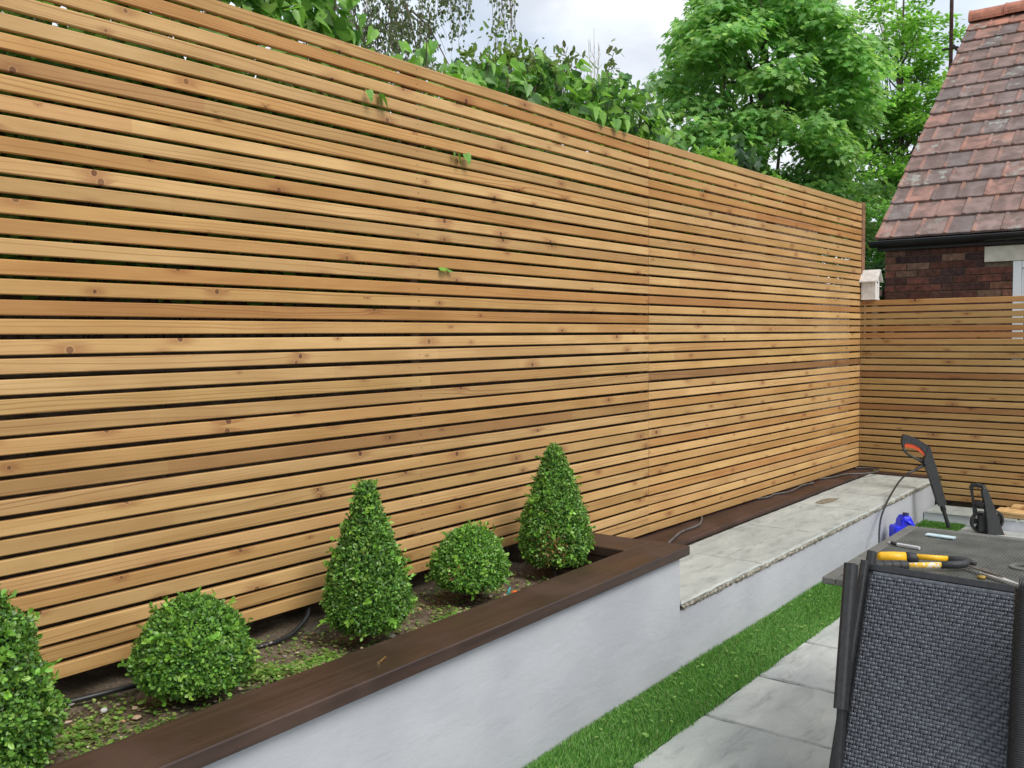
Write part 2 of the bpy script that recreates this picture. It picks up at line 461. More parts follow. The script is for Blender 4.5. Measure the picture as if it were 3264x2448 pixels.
class MB:
    def __init__(s):
        s.v, s.f, s.c = [], [], []

    def poly(s, pts):
        n = len(s.v)
        s.v += [tuple(p) for p in pts]
        s.f.append(tuple(range(n, n + len(pts))))
        return s

    def add(s, verts, faces, mat=None):
        n = len(s.v)
        if mat is not None:
            verts = [tuple(mat @ Vector(p)) for p in verts]
        s.v += [tuple(p) for p in verts]
        s.f += [tuple(i + n for i in f) for f in faces]
        return s

    def box(s, x0, x1, y0, y1, z0, z1, b=0.0, mat=None):
        """Box with chamfered edges."""
        if b <= 0:
            vs = [(x, y, z) for x in (x0, x1) for y in (y0, y1) for z in (z0, z1)]
            fs = [(0, 1, 3, 2), (4, 6, 7, 5), (0, 4, 5, 1), (2, 3, 7, 6), (0, 2, 6, 4), (1, 5, 7, 3)]
            return s.add(vs, fs, mat)
        X, Y, Z = (x0, x1), (y0, y1), (z0, z1)
        vs, ix = [], {}
        for i in (0, 1):
            for j in (0, 1):
                for k in (0, 1):
                    sx, sy, sz = (b if i == 0 else -b), (b if j == 0 else -b), (b if k == 0 else -b)
                    for ax, p in (('x', (X[i], Y[j] + sy, Z[k] + sz)), ('y', (X[i] + sx, Y[j], Z[k] + sz)), ('z', (X[i] + sx, Y[j] + sy, Z[k]))):
                        ix[(i, j, k, ax)] = len(vs)
                        vs.append(p)
        fs = []
        for i in (0, 1):
            q = [ix[(i, j, k, 'x')] for j, k in ((0, 0), (1, 0), (1, 1), (0, 1))]
            fs.append(tuple(q if i else q[::-1]))
            q = [ix[(j, i, k, 'y')] for j, k in ((0, 0), (1, 0), (1, 1), (0, 1))]
            fs.append(tuple(q[::-1] if i else q))
            q = [ix[(j, k, i, 'z')] for j, k in ((0, 0), (1, 0), (1, 1), (0, 1))]
            fs.append(tuple(q if i else q[::-1]))
        for a in (0, 1):
            for c in (0, 1):
                q = (ix[(a, c, 0, 'x')], ix[(a, c, 1, 'x')], ix[(a, c, 1, 'y')], ix[(a, c, 0, 'y')])
                fs.append(q if a == c else q[::-1])
                q = (ix[(a, 0, c, 'z')], ix[(a, 1, c, 'z')], ix[(a, 1, c, 'x')], ix[(a, 0, c, 'x')])
                fs.append(q if a == c else q[::-1])
                q = (ix[(0, a, c, 'y')], ix[(1, a, c, 'y')], ix[(1, a, c, 'z')], ix[(0, a, c, 'z')])
                fs.append(q if a == c else q[::-1])
        for i in (0, 1):
            for j in (0, 1):
                for k in (0, 1):
                    t = (ix[(i, j, k, 'x')], ix[(i, j, k, 'y')], ix[(i, j, k, 'z')])
                    fs.append(t if (i + j + k) % 2 else t[::-1])
        return s.add(vs, fs, mat)

    def tube(s, path, rad, seg=8, cap=True, flat=1.0, up=None):
        """Tube along a polyline; rad may be a list; flat squashes the second axis."""
        P = [Vector(p) for p in path]
        n = len(P)
        R = rad if isinstance(rad, (list, tuple)) else [rad] * n
        base = len(s.v)
        ref = Vector(up) if up else None
        prev = None
        for i in range(n):
            t = (P[min(i + 1, n - 1)] - P[max(i - 1, 0)]).normalized()
            if prev is None:
                a = ref if ref else (Vector((0, 0, 1)) if abs(t.z) < 0.9 else Vector((1, 0, 0)))
                e1 = (a - t * a.dot(t)).normalized()
            else:
                e1 = (prev - t * prev.dot(t)).normalized()
            prev = e1
            e2 = t.cross(e1)
            for k in range(seg):
                an = 2 * math.pi * k / seg
                s.v.append(tuple(P[i] + e1 * (R[i] * math.cos(an)) + e2 * (R[i] * flat * math.sin(an))))
        for i in range(n - 1):
            for k in range(seg):
                a, b = base + i * seg + k, base + i * seg + (k + 1) % seg
                s.f.append((a, b, b + seg, a + seg))
        if cap:
            s.f.append(tuple(base + k for k in range(seg))[::-1])
            s.f.append(tuple(base + (n - 1) * seg + k for k in range(seg)))
        return s

    def sweep(s, path, w, t, up, cap=True):
        """Rounded-rectangle bar (w across 'up' plane normal, t along 'up') swept along a path."""
        P = [Vector(p) for p in path]
        n = len(P)
        prof = []
        for cx, cy, a0 in ((1, 1, 0), (-1, 1, 90), (-1, -1, 180), (1, -1, 270)):
            rr = min(w, t) * 0.28
            for da in (0, 45, 90):
                an = math.radians(a0 + da)
                prof.append((cx * (w / 2 - rr) + rr * math.cos(an), cy * (t / 2 - rr) + rr * math.sin(an)))
        m = len(prof)
        base = len(s.v)
        for i in range(n):
            tt = (P[min(i + 1, n - 1)] - P[max(i - 1, 0)]).normalized()
            u2 = Vector(up)
            u2 = (u2 - tt * u2.dot(tt)).normalized()
            e = tt.cross(u2)
            for a, b in prof:
                s.v.append(tuple(P[i] + e * a + u2 * b))
        for i in range(n - 1):
            for k in range(m):
                a, b = base + i * m + k, base + i * m + (k + 1) % m
                s.f.append((a, b, b + m, a + m))
        if cap:
            s.f.append(tuple(base + k for k in range(m))[::-1])
            s.f.append(tuple(base + (n - 1) * m + k for k in range(m)))
        return s

    def prism(s, pts, d):
        """Extrude polygon pts (3-D, planar) by vector d."""
        n = len(pts)
        b = len(s.v)
        d = Vector(d)
        s.v += [tuple(p) for p in pts] + [tuple(Vector(p) + d) for p in pts]
        s.f.append(tuple(b + i for i in range(n))[::-1])
        s.f.append(tuple(b + n + i for i in range(n)))
        for i in range(n):
            j = (i + 1) % n
            s.f.append((b + i, b + j, b + n + j, b + n + i))
        return s

    def ring(s, c, axis, r0, r1, h, seg=32):
        """Flat ring (tyre-like) with rectangular section."""
        axis = Vector(axis).normalized()
        a = Vector((0, 0, 1)) if abs(axis.z) < 0.9 else Vector((1, 0, 0))
        e1 = (a - axis * a.dot(axis)).normalized()
        e2 = axis.cross(e1)
        b = len(s.v)
        c = Vector(c)
        for k in range(seg):
            an = 2 * math.pi * k / seg
            d = e1 * math.cos(an) + e2 * math.sin(an)
            for r, z in ((r0, -h / 2), (r1 - h * .25, -h / 2), (r1, -h / 4), (r1, h / 4), (r1 - h * .25, h / 2), (r0, h / 2)):
                s.v.append(tuple(c + d * r + axis * z))
        for k in range(seg):
            for q in range(6):
                a0 = b + k * 6 + q
                a1 = b + k * 6 + (q + 1) % 6
                c0 = b + ((k + 1) % seg) * 6 + q
                c1 = b + ((k + 1) % seg) * 6 + (q + 1) % 6
                s.f.append((a0, a1, c1, c0))
        return s

    def mesh(s, name, origin=(0, 0, 0), smooth=False):
        me = bpy.data.meshes.new(name)
        o = Vector(origin)
        me.from_pydata([tuple(Vector(p) - o) for p in s.v], [], s.f)
        me.validate()
        fix_normals(me)
        if smooth:
            me.polygons.foreach_set('use_smooth', [True] * len(me.polygons))
        me.update()
        return me


def fix_normals(me):
    import bmesh
    bm = bmesh.new()
    bm.from_mesh(me)
    bmesh.ops.recalc_face_normals(bm, faces=bm.faces)
    bm.to_mesh(me)
    bm.free()


def link(o, parent=None, wloc=(0, 0, 0)):
    COL.objects.link(o)
    w = Vector(wloc)
    if parent:
        o.parent = parent
        o.location = w - WORLD_LOC[parent.name]
    else:
        o.location = w
    WORLD_LOC[o.name] = w
    return o


def tag(o, label=None, cat=None, group=None, kind=None):
    for k, v in (('label', label), ('category', cat), ('group', group), ('kind', kind)):
        if v:
            o[k] = v
    return o


def empty(name, loc, label, cat, group=None):
    o = bpy.data.objects.new(name, None)
    o.empty_display_size = 0.05
    link(o, None, loc)
    return tag(o, label, cat, group)


def build(name, mb, mat, parent=None, smooth=False, origin=None, color=None):
    """One mesh object in world coordinates."""
    if origin is None:
        a = np.array(mb.v)
        lo, hi = a.min(0), a.max(0)
        origin = ((lo[0] + hi[0]) / 2, (lo[1] + hi[1]) / 2, lo[2])
    me = mb.mesh(name, origin, smooth)
    me.materials.append(mat)
    o = bpy.data.objects.new(name, me)
    link(o, parent, origin)
    if color:
        o.color = color
    return o


def inst(name, me, mat4, parent=None, color=None):
    o = bpy.data.objects.new(name, me)
    COL.objects.link(o)
    m = mat4.copy()
    if parent:
        o.parent = parent
        m = Matrix.Translation(-WORLD_LOC[parent.name]) @ m
    o.matrix_basis = m
    WORLD_LOC[o.name] = mat4.to_translation()
    if color:
        o.color = color
    return o


def structure(o):
    o['kind'] = 'structure'
    return o


def stuff(o):
    o['kind'] = 'stuff'
    return o


def np_mesh(name, V, loops, starts, mat, cols=None, parent=None, origin=(0, 0, 0), smooth=False):
    me = bpy.data.meshes.new(name)
    V = np.asarray(V, dtype=np.float32) - np.asarray(origin, dtype=np.float32)
    me.vertices.add(len(V))
    me.vertices.foreach_set('co', V.ravel())
    me.loops.add(len(loops))
    me.loops.foreach_set('vertex_index', np.asarray(loops, dtype=np.int32))
    me.polygons.add(len(starts))
    me.polygons.foreach_set('loop_start', np.asarray(starts, dtype=np.int32))
    if smooth:
        me.polygons.foreach_set('use_smooth', np.ones(len(starts), dtype=bool))
    if cols is not None:
        ca = me.color_attributes.new('Col', 'FLOAT_COLOR', 'POINT')
        ca.data.foreach_set('color', np.concatenate([cols, np.ones((len(cols), 1))], 1).astype(np.float32).ravel())
    me.update(calc_edges=True)
    me.materials.append(mat)
    o = bpy.data.objects.new(name, me)
    link(o, parent, origin)
    return o


# leaf templates: x along the leaf, y across, z up (leaf length 1)
T_BOX = ([(0, 0, 0), (.3, .28, .05), (.72, .24, .05), (1, 0, 0), (.72, -.24, .05), (.3, -.28, .05)], [(0, 3, 2, 1), (0, 5, 4, 3)])
T_SMALL = ([(0, 0, 0), (.45, .36, .06), (1, 0, 0), (.45, -.36, .06)], [(0, 2, 1), (0, 3, 2)])
T_IVY = ([(0, 0, 0), (-.10, .26, .05), (.10, .50, .10), (.42, .40, .08), (.72, .22, .04), (1.05, 0, -.06), (.72, -.22, .04), (.42, -.40, .08), (.10, -.50, .10), (-.10, -.26, .05), (.45, 0, -.02)],
         [(0, 10, 3, 2, 1), (10, 5, 4, 3), (0, 9, 8, 7, 10), (10, 7, 6, 5)])
T_MAPLE = ([(0, 0, 0), (-.08, .34, .03), (.12, .26, .0), (.26, .62, .06), (.40, .30, .0), (.72, .34, .0), (.62, .14, 0), (1, 0, -.10), (.62, -.14, 0), (.72, -.34, 0), (.40, -.30, 0), (.26, -.62, .06), (.12, -.26, 0), (-.08, -.34, .03)],
           [(0, 2, 1), (0, 4, 3, 2), (0, 7, 6, 5, 4), (0, 10, 9, 8, 7), (0, 12, 11, 10), (0, 13, 12)])


def unit(a):
    return a / np.maximum(np.linalg.norm(a, axis=1, keepdims=True), 1e-9)


def leaf_arrays(P, D, Nn, S, tmpl, C, wid=1.0):
    T, F = np.array(tmpl[0]), tmpl[1]
    D = unit(D)
    Nn = unit(Nn - D * (D * Nn).sum(1, keepdims=True))
    B = np.cross(Nn, D)
    S = np.broadcast_to(np.asarray(S, dtype=float), (len(P),))
    W = np.broadcast_to(np.asarray(wid, dtype=float), (len(P),))
    V = (P[:, None, :] + S[:, None, None] * (T[None, :, 0:1] * D[:, None, :] + W[:, None, None] * T[None, :, 1:2] * B[:, None, :] + T[None, :, 2:3] * Nn[:, None, :])).reshape(-1, 3)
    m = len(T)
    fl = np.concatenate([np.array(f) for f in F])
    ln = np.array([len(f) for f in F])
    loops = (fl[None, :] + (np.arange(len(P)) * m)[:, None]).ravel()
    lens = np.tile(ln, len(P))
    starts = np.concatenate([[0], np.cumsum(lens)[:-1]])
    cols = np.repeat(C, m, axis=0)
    return V, loops, starts, cols


def leaves(name, P, D, Nn, S, tmpl, C, mat, parent, wid=1.0, origin=None):
    V, lo, st, co = leaf_arrays(P, D, Nn, S, tmpl, C, wid)
    return np_mesh(name, V, lo, st, mat, co, parent, WORLD_LOC[parent.name] if (parent and origin is None) else (origin if origin is not None else (0, 0, 0)))


def rand_dir(n):
    return unit(rng.normal(size=(n, 3)))


def pick_cols(n, palette, jitter=0.12):
    pal = np.array(palette)
    c = pal[rng.integers(0, len(pal), n)]
    return np.clip(c * (1 + rng.normal(0, jitter, (n, 1))) * (1 + rng.normal(0, jitter * .35, (n, 3))), 0.003, 0.9)


# ------------------------------------------------------------------ setting: ground, patio, turf
Z_P = -0.345                                   # patio level
me = MB().poly([(-60, -60, -0.42), (140, -60, -0.42), (140, 140, -0.42), (-60, 140, -0.42)])
structure(build('ground', me, M['ground'], origin=(0, 0, -0.42)))

patio = structure(build('patio', MB().box(-2.6, 7.86, -4.6, -1.05, -0.41, Z_P - 0.012), M['grout'], origin=(3, -2, -0.41)))


def slab_mesh(name, lx, ly, th, rag, seed, n=14):
    """Riven slab: top sheet with a slightly uneven face and ragged edges."""
    r = random.Random(seed)
    mb = MB()
    out = []
    per = []
    for (x0, y0), (x1, y1) in (((0, 0), (lx, 0)), ((lx, 0), (lx, ly)), ((lx, ly), (0, ly)), ((0, ly), (0, 0))):
        L = math.hypot(x1 - x0, y1 - y0)
        k = max(3, int(L / 0.045))
        for i in range(k):
            t = i / k
            nx, ny = (y1 - y0) / L, -(x1 - x0) / L
            j = r.uniform(-rag, 0)
            per.append((x0 + (x1 - x0) * t - 0 + nx * j * 1.0, y0 + (y1 - y0) * t + ny * j))
    m = len(per)
    cx, cy = lx / 2, ly / 2
    top = [(x + (cx - x) * 0.012 / max(.1, lx), y + (cy - y) * 0.012 / max(.1, ly), th) for x, y in per]
    mid = [(x + r.uniform(-rag, rag) * .5, y + r.uniform(-rag, rag) * .5, th - 0.006 - r.uniform(0, .004)) for x, y in per]
    bot = [(x, y, 0) for x, y in per]
    b = 0
    mb.v = top + mid + bot
    mb.f.append(tuple(range(m)))
    for i in range(m):
        j = (i + 1) % m
        mb.f.append((m + i, m + j, j, i))
        mb.f.append((2 * m + i, 2 * m + j, m + j, m + i))
    return mb


def place_slab(name, x0, x1, y0, y1, ztop, th, rag, parent, tone, seed, tilt=0.0):
    mb = slab_mesh(name, x1 - x0, y1 - y0, th, rag, seed)
    mb.v = [(x + x0, y + y0, z + ztop - th + tilt * (x / (x1 - x0) - .5)) for x, y, z in mb.v]
    o = build(name, mb, M['stone'], parent, color=(*tone, 1))
    return o


xs = [-2.5, -1.72, -0.86, 0.0, 0.78, 1.66, 2.22, 2.76, 3.325, 3.865, 4.42, 5.02, 5.60, 6.2, 6.85, 7.35, 7.84]
seed = 1
for row, (ya, yb) in enumerate(((-1.92, -1.050), (-2.78, -1.93), (-3.64, -2.79), (-4.5, -3.65))):
    sh = (0, 0.27, -0.12, 0.2)[row]
    for i in range(len(xs) - 1):
        seed += 1
        t = random.uniform(0.88, 1.08)
        a, b = xs[i] + (sh if i else 0), xs[i + 1] + (sh if i < len(xs) - 2 else 0)
        place_slab('paving_slab', a + 0.006, b - 0.006, ya, yb, Z_P + random.uniform(-.003, .002), 0.03, 0.006, patio,
                   (t, t * random.uniform(.98, 1.01), t * random.uniform(.95, 1.02)), seed)

# artificial grass strip between wall and paving
GX0, GX1, GY0, GY1 = -2.4, 7.86, -1.056, -0.745
turf = structure(build('turf_base', MB().box(GX0, GX1, GY0, GY1, -0.41, Z_P), M['turfbase'], origin=(3, -.9, -.41)))
nb = 115000
px = 0.9 + (GX1 - 0.9) * rng.random(nb) ** 1.25
py = GY0 - 0.007 + (GY1 - GY0) * rng.random(nb) + rng.normal(0, .004, nb)
edge = 0.003 * np.sin(px * 9.0) + 0.003 * np.sin(px * 23.0 + 1)
py = np.where(py < GY0 + .01, py + edge, py)
py = np.minimum(py, GY1 - .004)
hgt = rng.uniform(0.012, 0.024, nb) * (1 + .12 * np.sin(px * 5) * np.sin(py * 31))
lean = rng.normal(0, 0.45, (nb, 2)) + np.stack([0.25 * np.sin(px * 3.1), 0.25 * np.cos(px * 2.3 + py * 9)], 1)
az = rng.random(nb) * 2 * np.pi
w = rng.uniform(0.0009, 0.0016, nb)
dx, dy = np.cos(az) * w, np.sin(az) * w
P0 = np.stack([px, py, np.full(nb, Z_P)], 1)
P1 = P0 + np.stack([lean[:, 0] * hgt * .35, lean[:, 1] * hgt * .35, hgt * .6], 1)
P2 = P0 + np.stack([lean[:, 0] * hgt, lean[:, 1] * hgt, hgt * .95], 1)
o_ = np.stack([dx, dy, 0 * dx], 1)
V = np.stack([P0 - o_, P0 + o_, P1 + o_ * .8, P1 - o_ * .8, P2], 1).reshape(-1, 3)
fl = np.array([0, 1, 2, 3, 3, 2, 4])
loops = (fl[None, :] + (np.arange(nb) * 5)[:, None]).ravel()
lens = np.tile(np.array([4, 3]), nb)
starts = np.concatenate([[0], np.cumsum(lens)[:-1]])
gc = pick_cols(nb, [(.10, .285, .04), (.11, .295, .045), (.13, .335, .055), (.185, .37, .08), (.078, .225, .038), (.24, .37, .12)], .14)
g = stuff(np_mesh('artificial_grass', V, loops, starts, M['grass'], np.repeat(gc, 5, axis=0), None, (3, -.9, Z_P)))
tag(g, 'short green artificial grass strip along the foot of the white wall', 'artificial grass')

# ------------------------------------------------------------------ slatted fences
PITCH, SLAT_H, SLAT_T, NS = 0.056, 0.0436, 0.021, 41
TOPZ = NS * PITCH
XJ = 4.7448
C2 = Vector((8.2514, -0.1114, 0))
tan = [(1.0, 1.0, 1.0), (.93, .94, .94), (1.08, 1.08, 1.04), (.88, .87, .82), (1.0, .95, .88), (1.12, 1.14, 1.14)]
red = [(.85, .71, .57), (.78, .64, .51), (.90, .79, .68)]
brn = [(.66, .60, .56), (.72, .66, .62)]


def slat_mesh(L):
    """Local: x 0..L along, y 0 front .. SLAT_T back, z 0..SLAT_H."""
    e = 0.0028
    prof = [(0, e), (0, SLAT_H - e), (e, SLAT_H), (SLAT_T - e, SLAT_H), (SLAT_T, SLAT_H - e), (SLAT_T, e), (SLAT_T - e, 0), (e, 0)]
    nseg = max(2, int(L / .5))
    mb = MB()
    for i in range(nseg + 1):
        mb.v += [(L * i / nseg, a, b) for a, b in prof]
    for i in range(nseg):
        for k in range(8):
            a, b = i * 8 + k, i * 8 + (k + 1) % 8
            mb.f.append((a, b, b + 8, a + 8))
    mb.f.append(tuple(range(8))[::-1])
    mb.f.append(tuple(nseg * 8 + k for k in range(8)))
    me = mb.mesh('slat')
    me.materials.append(M['slat'])
    return me


def jit(c, k=.03):
    q = 1 + random.uniform(-k, k)
    return (c[0] * q, c[1] * q * (1 + random.uniform(-.012, .012)), c[2] * q * (1 + random.uniform(-.03, .03)), 1)


def fence_panel(root, origin, direction, L, ks, tones, shorten=None):
    """Slats k (0 is the top one); direction is the unit vector along the face, whose front is to its right-hand side."""
    d = Vector(direction)
    back = Vector((-d.y, d.x, 0))
    R = Matrix((( d.x, back.x, 0), (d.y, back.y, 0), (0, 0, 1))).to_4x4()
    meshes = {}
    for k in ks:
        s0 = shorten(k) if shorten else 0.0
        key = round(s0, 2)
        if key not in meshes:
            meshes[key] = slat_mesh(L - s0)
        z = TOPZ - (k + 1) * PITCH + (PITCH - SLAT_H) / 2 + random.uniform(-.0017, .0017)
        o = Vector(origin) + d * s0 + back * random.uniform(-.0008, .0012)
        sag = random.uniform(-.0011, .0011) / max(1.0, L)
        m = Matrix.Translation((o.x, o.y, z)) @ R @ Matrix.Rotation(-sag, 4, 'Y')
        inst('slat', meshes[key], m, root, jit(tones(k)))


def tone_left(k):
    t = {0: (.90, .86, .80), 1: red[0], 5: (1.02, .92, .84), 10: red[2], 14: (.88, .80, .70), 16: red[0], 17: (.95, .9, .8), 18: red[1], 23: (.95, .97, .90), 26: (.86, .80, .72), 27: (.70, .66, .60), 31: (.93, .92, .86), 33: (.92, .86, .76), 36: (.88, .84, .74)}
    c = t.get(k, tan[(k * 7 + 3) % 6])
    return tuple(v * .94 for v in c) if k > 22 else c  # lower slats darkened: weaker light near the ground put into their tone


def tone_right(k):
    t = {2: red[2], 4: red[0], 5: red[0], 8: (.86, .80, .70), 11: (.97, .90, .80), 16: red[1], 24: (.52, .44, .44), 27: (.92, .84, .74), 31: red[2], 34: (.86, .78, .68), 36: red[2]}
    return t.get(k, tan[(k * 5 + 1) % 6])


def tone_ret(k):
    t = {26: (.58, .50, .47), 31: (.60, .50, .46), 19: (.80, .68, .58), 20: (.84, .72, .62), 15: (.92, .84, .72)}
    return t.get(k, [(.90, .92, .88), (.86, .90, .82), (.84, .86, .80), (.90, .90, .82), (.80, .82, .76)][(k * 3) % 5])


fl_ = empty('slatted_fence', (1.6, 0, 0.1), 'longest panel of honey brown horizontal slats behind the clipped bushes', 'fence', 'horizontal slat fence panels')
fence_panel(fl_, (-1.8, 0, 0), (1, 0, 0), XJ + 1.8 - 0.0015, range(NS), tone_left, lambda k: 0.0 if k < 38 else 5.56)
fr_ = empty('slatted_fence', (6.5, -.05, 0), 'tall panel of honey brown slats behind the stone bench', 'fence', 'horizontal slat fence panels')
d2 = (C2 - Vector((XJ, 0, 0)))
L2 = d2.length
d2n = d2.normalized()
fence_panel(fr_, Vector((XJ, 0, 0)) + d2n * 0.0015, d2n, L2 - 0.004, range(NS), tone_right)
ft_ = empty('slatted_fence', (8.24, -1.0, -.25), 'lower slat fence closing the far end under the white bird box', 'fence', 'horizontal slat fence panels')
d3n = Vector((math.sin(-0.0333), -math.cos(-0.0333), 0))
fence_panel(ft_, C2 + Vector((0.001, -0.001, 0)), d3n, 3.4, range(15, 45), tone_ret)

# battens and posts carrying the slats, screws in their faces


def upright(root, at, w, d, z0, z1, direction, mat=None):
    dv = Vector(direction)
    bk = Vector((-dv.y, dv.x, 0))
    R = Matrix(((dv.x, bk.x, 0), (dv.y, bk.y, 0), (0, 0, 1))).to_4x4()
    mb = MB().box(-w / 2, w / 2, SLAT_T + .003, SLAT_T + .003 + d, z0, z1, 0.003)
    mb.v = [tuple(Matrix.Translation((at[0], at[1], 0)) @ R @ Vector(p)) for p in mb.v]
    return build('batten', mb, mat or M['batten'], root)


def screws(root, cols, face_dir, zlist):
    dv = Vector(face_dir)
    fr = Vector((dv.y, -dv.x, 0))
    mb = MB()
    for (cx, cy) in cols:
        for z in zlist:
            c = Vector((cx, cy, z + random.uniform(-.004, .004))) + dv * random.uniform(-.004, .004)
            mb.tube([c + fr * 0.0010, c - fr * 0.003], 0.0024, 6)
    return stuff(build('screw_heads', mb, M['screw'], root))


zs_all = [TOPZ - (k + .5) * PITCH + 0.0 for k in range(NS)]
for bx in (-1.0, 0.92, 2.823, 4.70):
    upright(fl_, (bx, 0), .05, .045, 0.19 if bx < 3.6 else 0.01, TOPZ - .02, (1, 0, 0))
screws(fl_, [(0.92, 0), (2.823, 0), (4.722, 0)], (1, 0, 0), zs_all[:38])
for t in (0.035, 1.75, L2 - .06):
    p = Vector((XJ, 0, 0)) + d2n * t
    upright(fr_, (p.x, p.y), .05, .045, 0.0, TOPZ - .02, d2n)
sc = [Vector((XJ, 0, 0)) + d2n * t for t in (0.022, 1.75, L2 - .045)]
screws(fr_, [(p.x, p.y) for p in sc], d2n, zs_all)
zs_ret = [TOPZ - (k + .5) * PITCH + 0.0 for k in range(15, 45)]
for t in (.06, 1.45, 2.9):
    p = C2 + d3n * t
    upright(ft_, (p.x, p.y), .05, .045, -.26, TOPZ - 15 * PITCH - .01, d3n)
sc = [C2 + d3n * t for t in (.024, 1.45)]
screws(ft_, [(p.x, p.y) for p in sc], d3n, zs_ret)
gp = empty('fence_post', (8.30, -.075, .9), 'brown square post rising at the corner where the two slat fences meet', 'post')
build('post', MB().box(8.258, 8.330, -.118, -.045, -.3, TOPZ + .004, .004), M['postwood'], gp)
build('cover_strip', MB().box(8.3315, 8.352, -.108, -.056, 1.40, TOPZ - .002, .002), M['cream_timber'], gp)

# old board fence behind
of = empty('old_fence', (3.0, .34, -.3), 'weathered dark board fence glimpsed through the gaps between the slats', 'fence')
bm_ = MB().box(0, .1215, 0, .018, 0, 2.52, .002)
obm = bm_.mesh('board')
obm.materials.append(M['oldwood'])
for i in range(114):
    x = -1.8 + i * .122
    inst('board', obm, Matrix.Translation((x, .34 + random.uniform(0, .008), -.35 + random.uniform(-.03, .03) - (.16 if x < 1.38 else (.66 if x > 8.33 else 0)))), of)
for z in (.35, 1.05, 1.56):
    build('rail', MB().box(-1.8, 12.0, .30, .338, z, z + .07, .003), M['oldwood'], of)
of2 = empty('old_fence', (8.5, -1.2, -.3), 'dark lapped board fence glimpsed behind the lower slat fence', 'fence')
for i in range(11):
    z0 = -.35 + i * .13
    build('board', MB().box(8.40, 8.42, -3.6, -.08, z0, z0 + .127, .002), M['oldwood'], of2)

# ------------------------------------------------------------------ raised planter
pl = empty('raised_planter', (1.6, -.4, -.34), 'raised planter with white rendered wall and dark brown timber capping', 'planter')


def skew(x, y0, y1):
    return y0 + (y1 - y0) * (x - 1.65) / (3.746 - 1.65)


def skew_box(x0, x1, fa, fb, ba, bb, z0, z1, b=.004):
    """Box along x whose front and back edges follow slightly different lines (values at x=1.65 and x=3.746)."""
    mb = MB().box(0, 1, 0, 1, z0, z1, 0)
    out = []
    for x, y, z in mb.v:
        X = x0 + (x1 - x0) * x
        out.append((X, skew(X, fa, fb) if y < .5 else skew(X, ba, bb), z))
    mb.v = out
    return mb


def wall_mesh():
    """Planter wall face subdivided so the float marks can be real relief."""
    nx, nz = 190, 22
    x0, x1, z0, z1 = -2.4, 3.700, -0.41, 0.176
    mb = MB()
    for j in range(nz + 1):
        for i in range(nx + 1):
            x = x0 + (x1 - x0) * i / nx
            z = z0 + (z1 - z0) * j / nz
            n = 0.0022 * math.sin(x * 3.1 + z * 4) + 0.0016 * math.sin(x * 7.7 - z * 9 + 1) + 0.0008 * math.sin(x * 19 + z * 23)
            mb.v.append((x, skew(x, -.783, -.747) + n, z))
    for j in range(nz):
        for i in range(nx):
            a = j * (nx + 1) + i
            mb.f.append((a, a + 1, a + nx + 2, a + nx + 1))
    # returning end and back
    b = len(mb.v)
    ends = [(x1, skew(x1, -.783, -.747), z) for z in (z0, z1)] + [(x1, -.62, z) for z in (z0, z1)] + [(x0, -.62, z) for z in (z0, z1)]
    mb.v += ends
    mb.f += [(b, b + 2, b + 3, b + 1), (b + 2, b + 4, b + 5, b + 3)]
    return mb


build('wall', wall_mesh(), M['render'], pl, smooth=True)
# end wall of the planter, below the end board
build('end_wall', MB().box(3.52, 3.698, -.618, .02, -.41, .176, .003), M['render'], pl)
ZC = 0.22


def board_mesh(mb, seg=60, wob=.0012):
    return mb


def plank(name, P, z0, z1, mat, parent, b=.0035):
    """Plank from four plan corners (counter-clockwise), with eased top edges."""
    mb = MB()
    n = len(P)
    c = Vector((sum(p[0] for p in P) / n, sum(p[1] for p in P) / n))
    ins = []
    for i, p in enumerate(P):
        a = Vector(P[i - 1]) - Vector(p)
        d = Vector(P[(i + 1) % n]) - Vector(p)
        ins.append(tuple(Vector(p) + (a.normalized() + d.normalized()) * b))
    mb.v = [(x, y, z1) for x, y in ins] + [(x, y, z1 - b) for x, y in P] + [(x, y, z0 + b) for x, y in P] + [(x, y, z0) for x, y in ins]
    mb.f = [tuple(range(n)), tuple(range(3 * n, 4 * n))[::-1]]
    for k in range(3):
        for i in range(n):
            j = (i + 1) % n
            mb.f.append((k * n + i, (k + 1) * n + i, (k + 1) * n + j, k * n + j))
    return build(name, mb, mat, parent)


YF = lambda x: skew(x, -.825, -.778)
YB = lambda x: skew(x, -.618, -.586)
plank('capping_board', [(-2.4, YF(-2.4)), (3.742, YF(3.742)), (3.742, YB(3.742)), (-2.4, YB(-2.4))], .177, ZC, M['cap'], pl)
plank('capping_board', [(3.492, YB(3.492) + .002), (3.728, YB(3.728) + .002), (3.728, -.002), (3.492, -.002)], .177, ZC - .001, M['capy'], pl)
# inner timber lining
build('lining_board', MB().box(-2.4, 3.47, -.612, -.592, -.10, .1755, .002), M['cap'], pl)
build('lining_board', MB().box(3.496, 3.516, -.59, .0, -.10, .1755, .002), M['capy'], pl)


def soil_h(x, y):
    return .092 + .012 * math.sin(x * 6.1 + 1) * math.sin(y * 8 + .5) + .008 * math.sin(x * 17 + y * 13) + .004 * math.sin(x * 41 - y * 37) - (.03 * max(0, (x - 3.15)) if x > 3.15 else 0)


mb = MB()
nx, ny = 300, 46
for j in range(ny + 1):
    for i in range(nx + 1):
        x = -2.4 + 5.9 * i / nx
        y = -.60 + .93 * j / ny
        mb.v.append((x, y, soil_h(x, y) + random.uniform(-.0025, .0025)))
for j in range(ny):
    for i in range(nx):
        a = j * (nx + 1) + i
        mb.f.append((a, a + 1, a + nx + 2, a + nx + 1))
structure(build('planter_soil', mb, M['soil'], smooth=True))

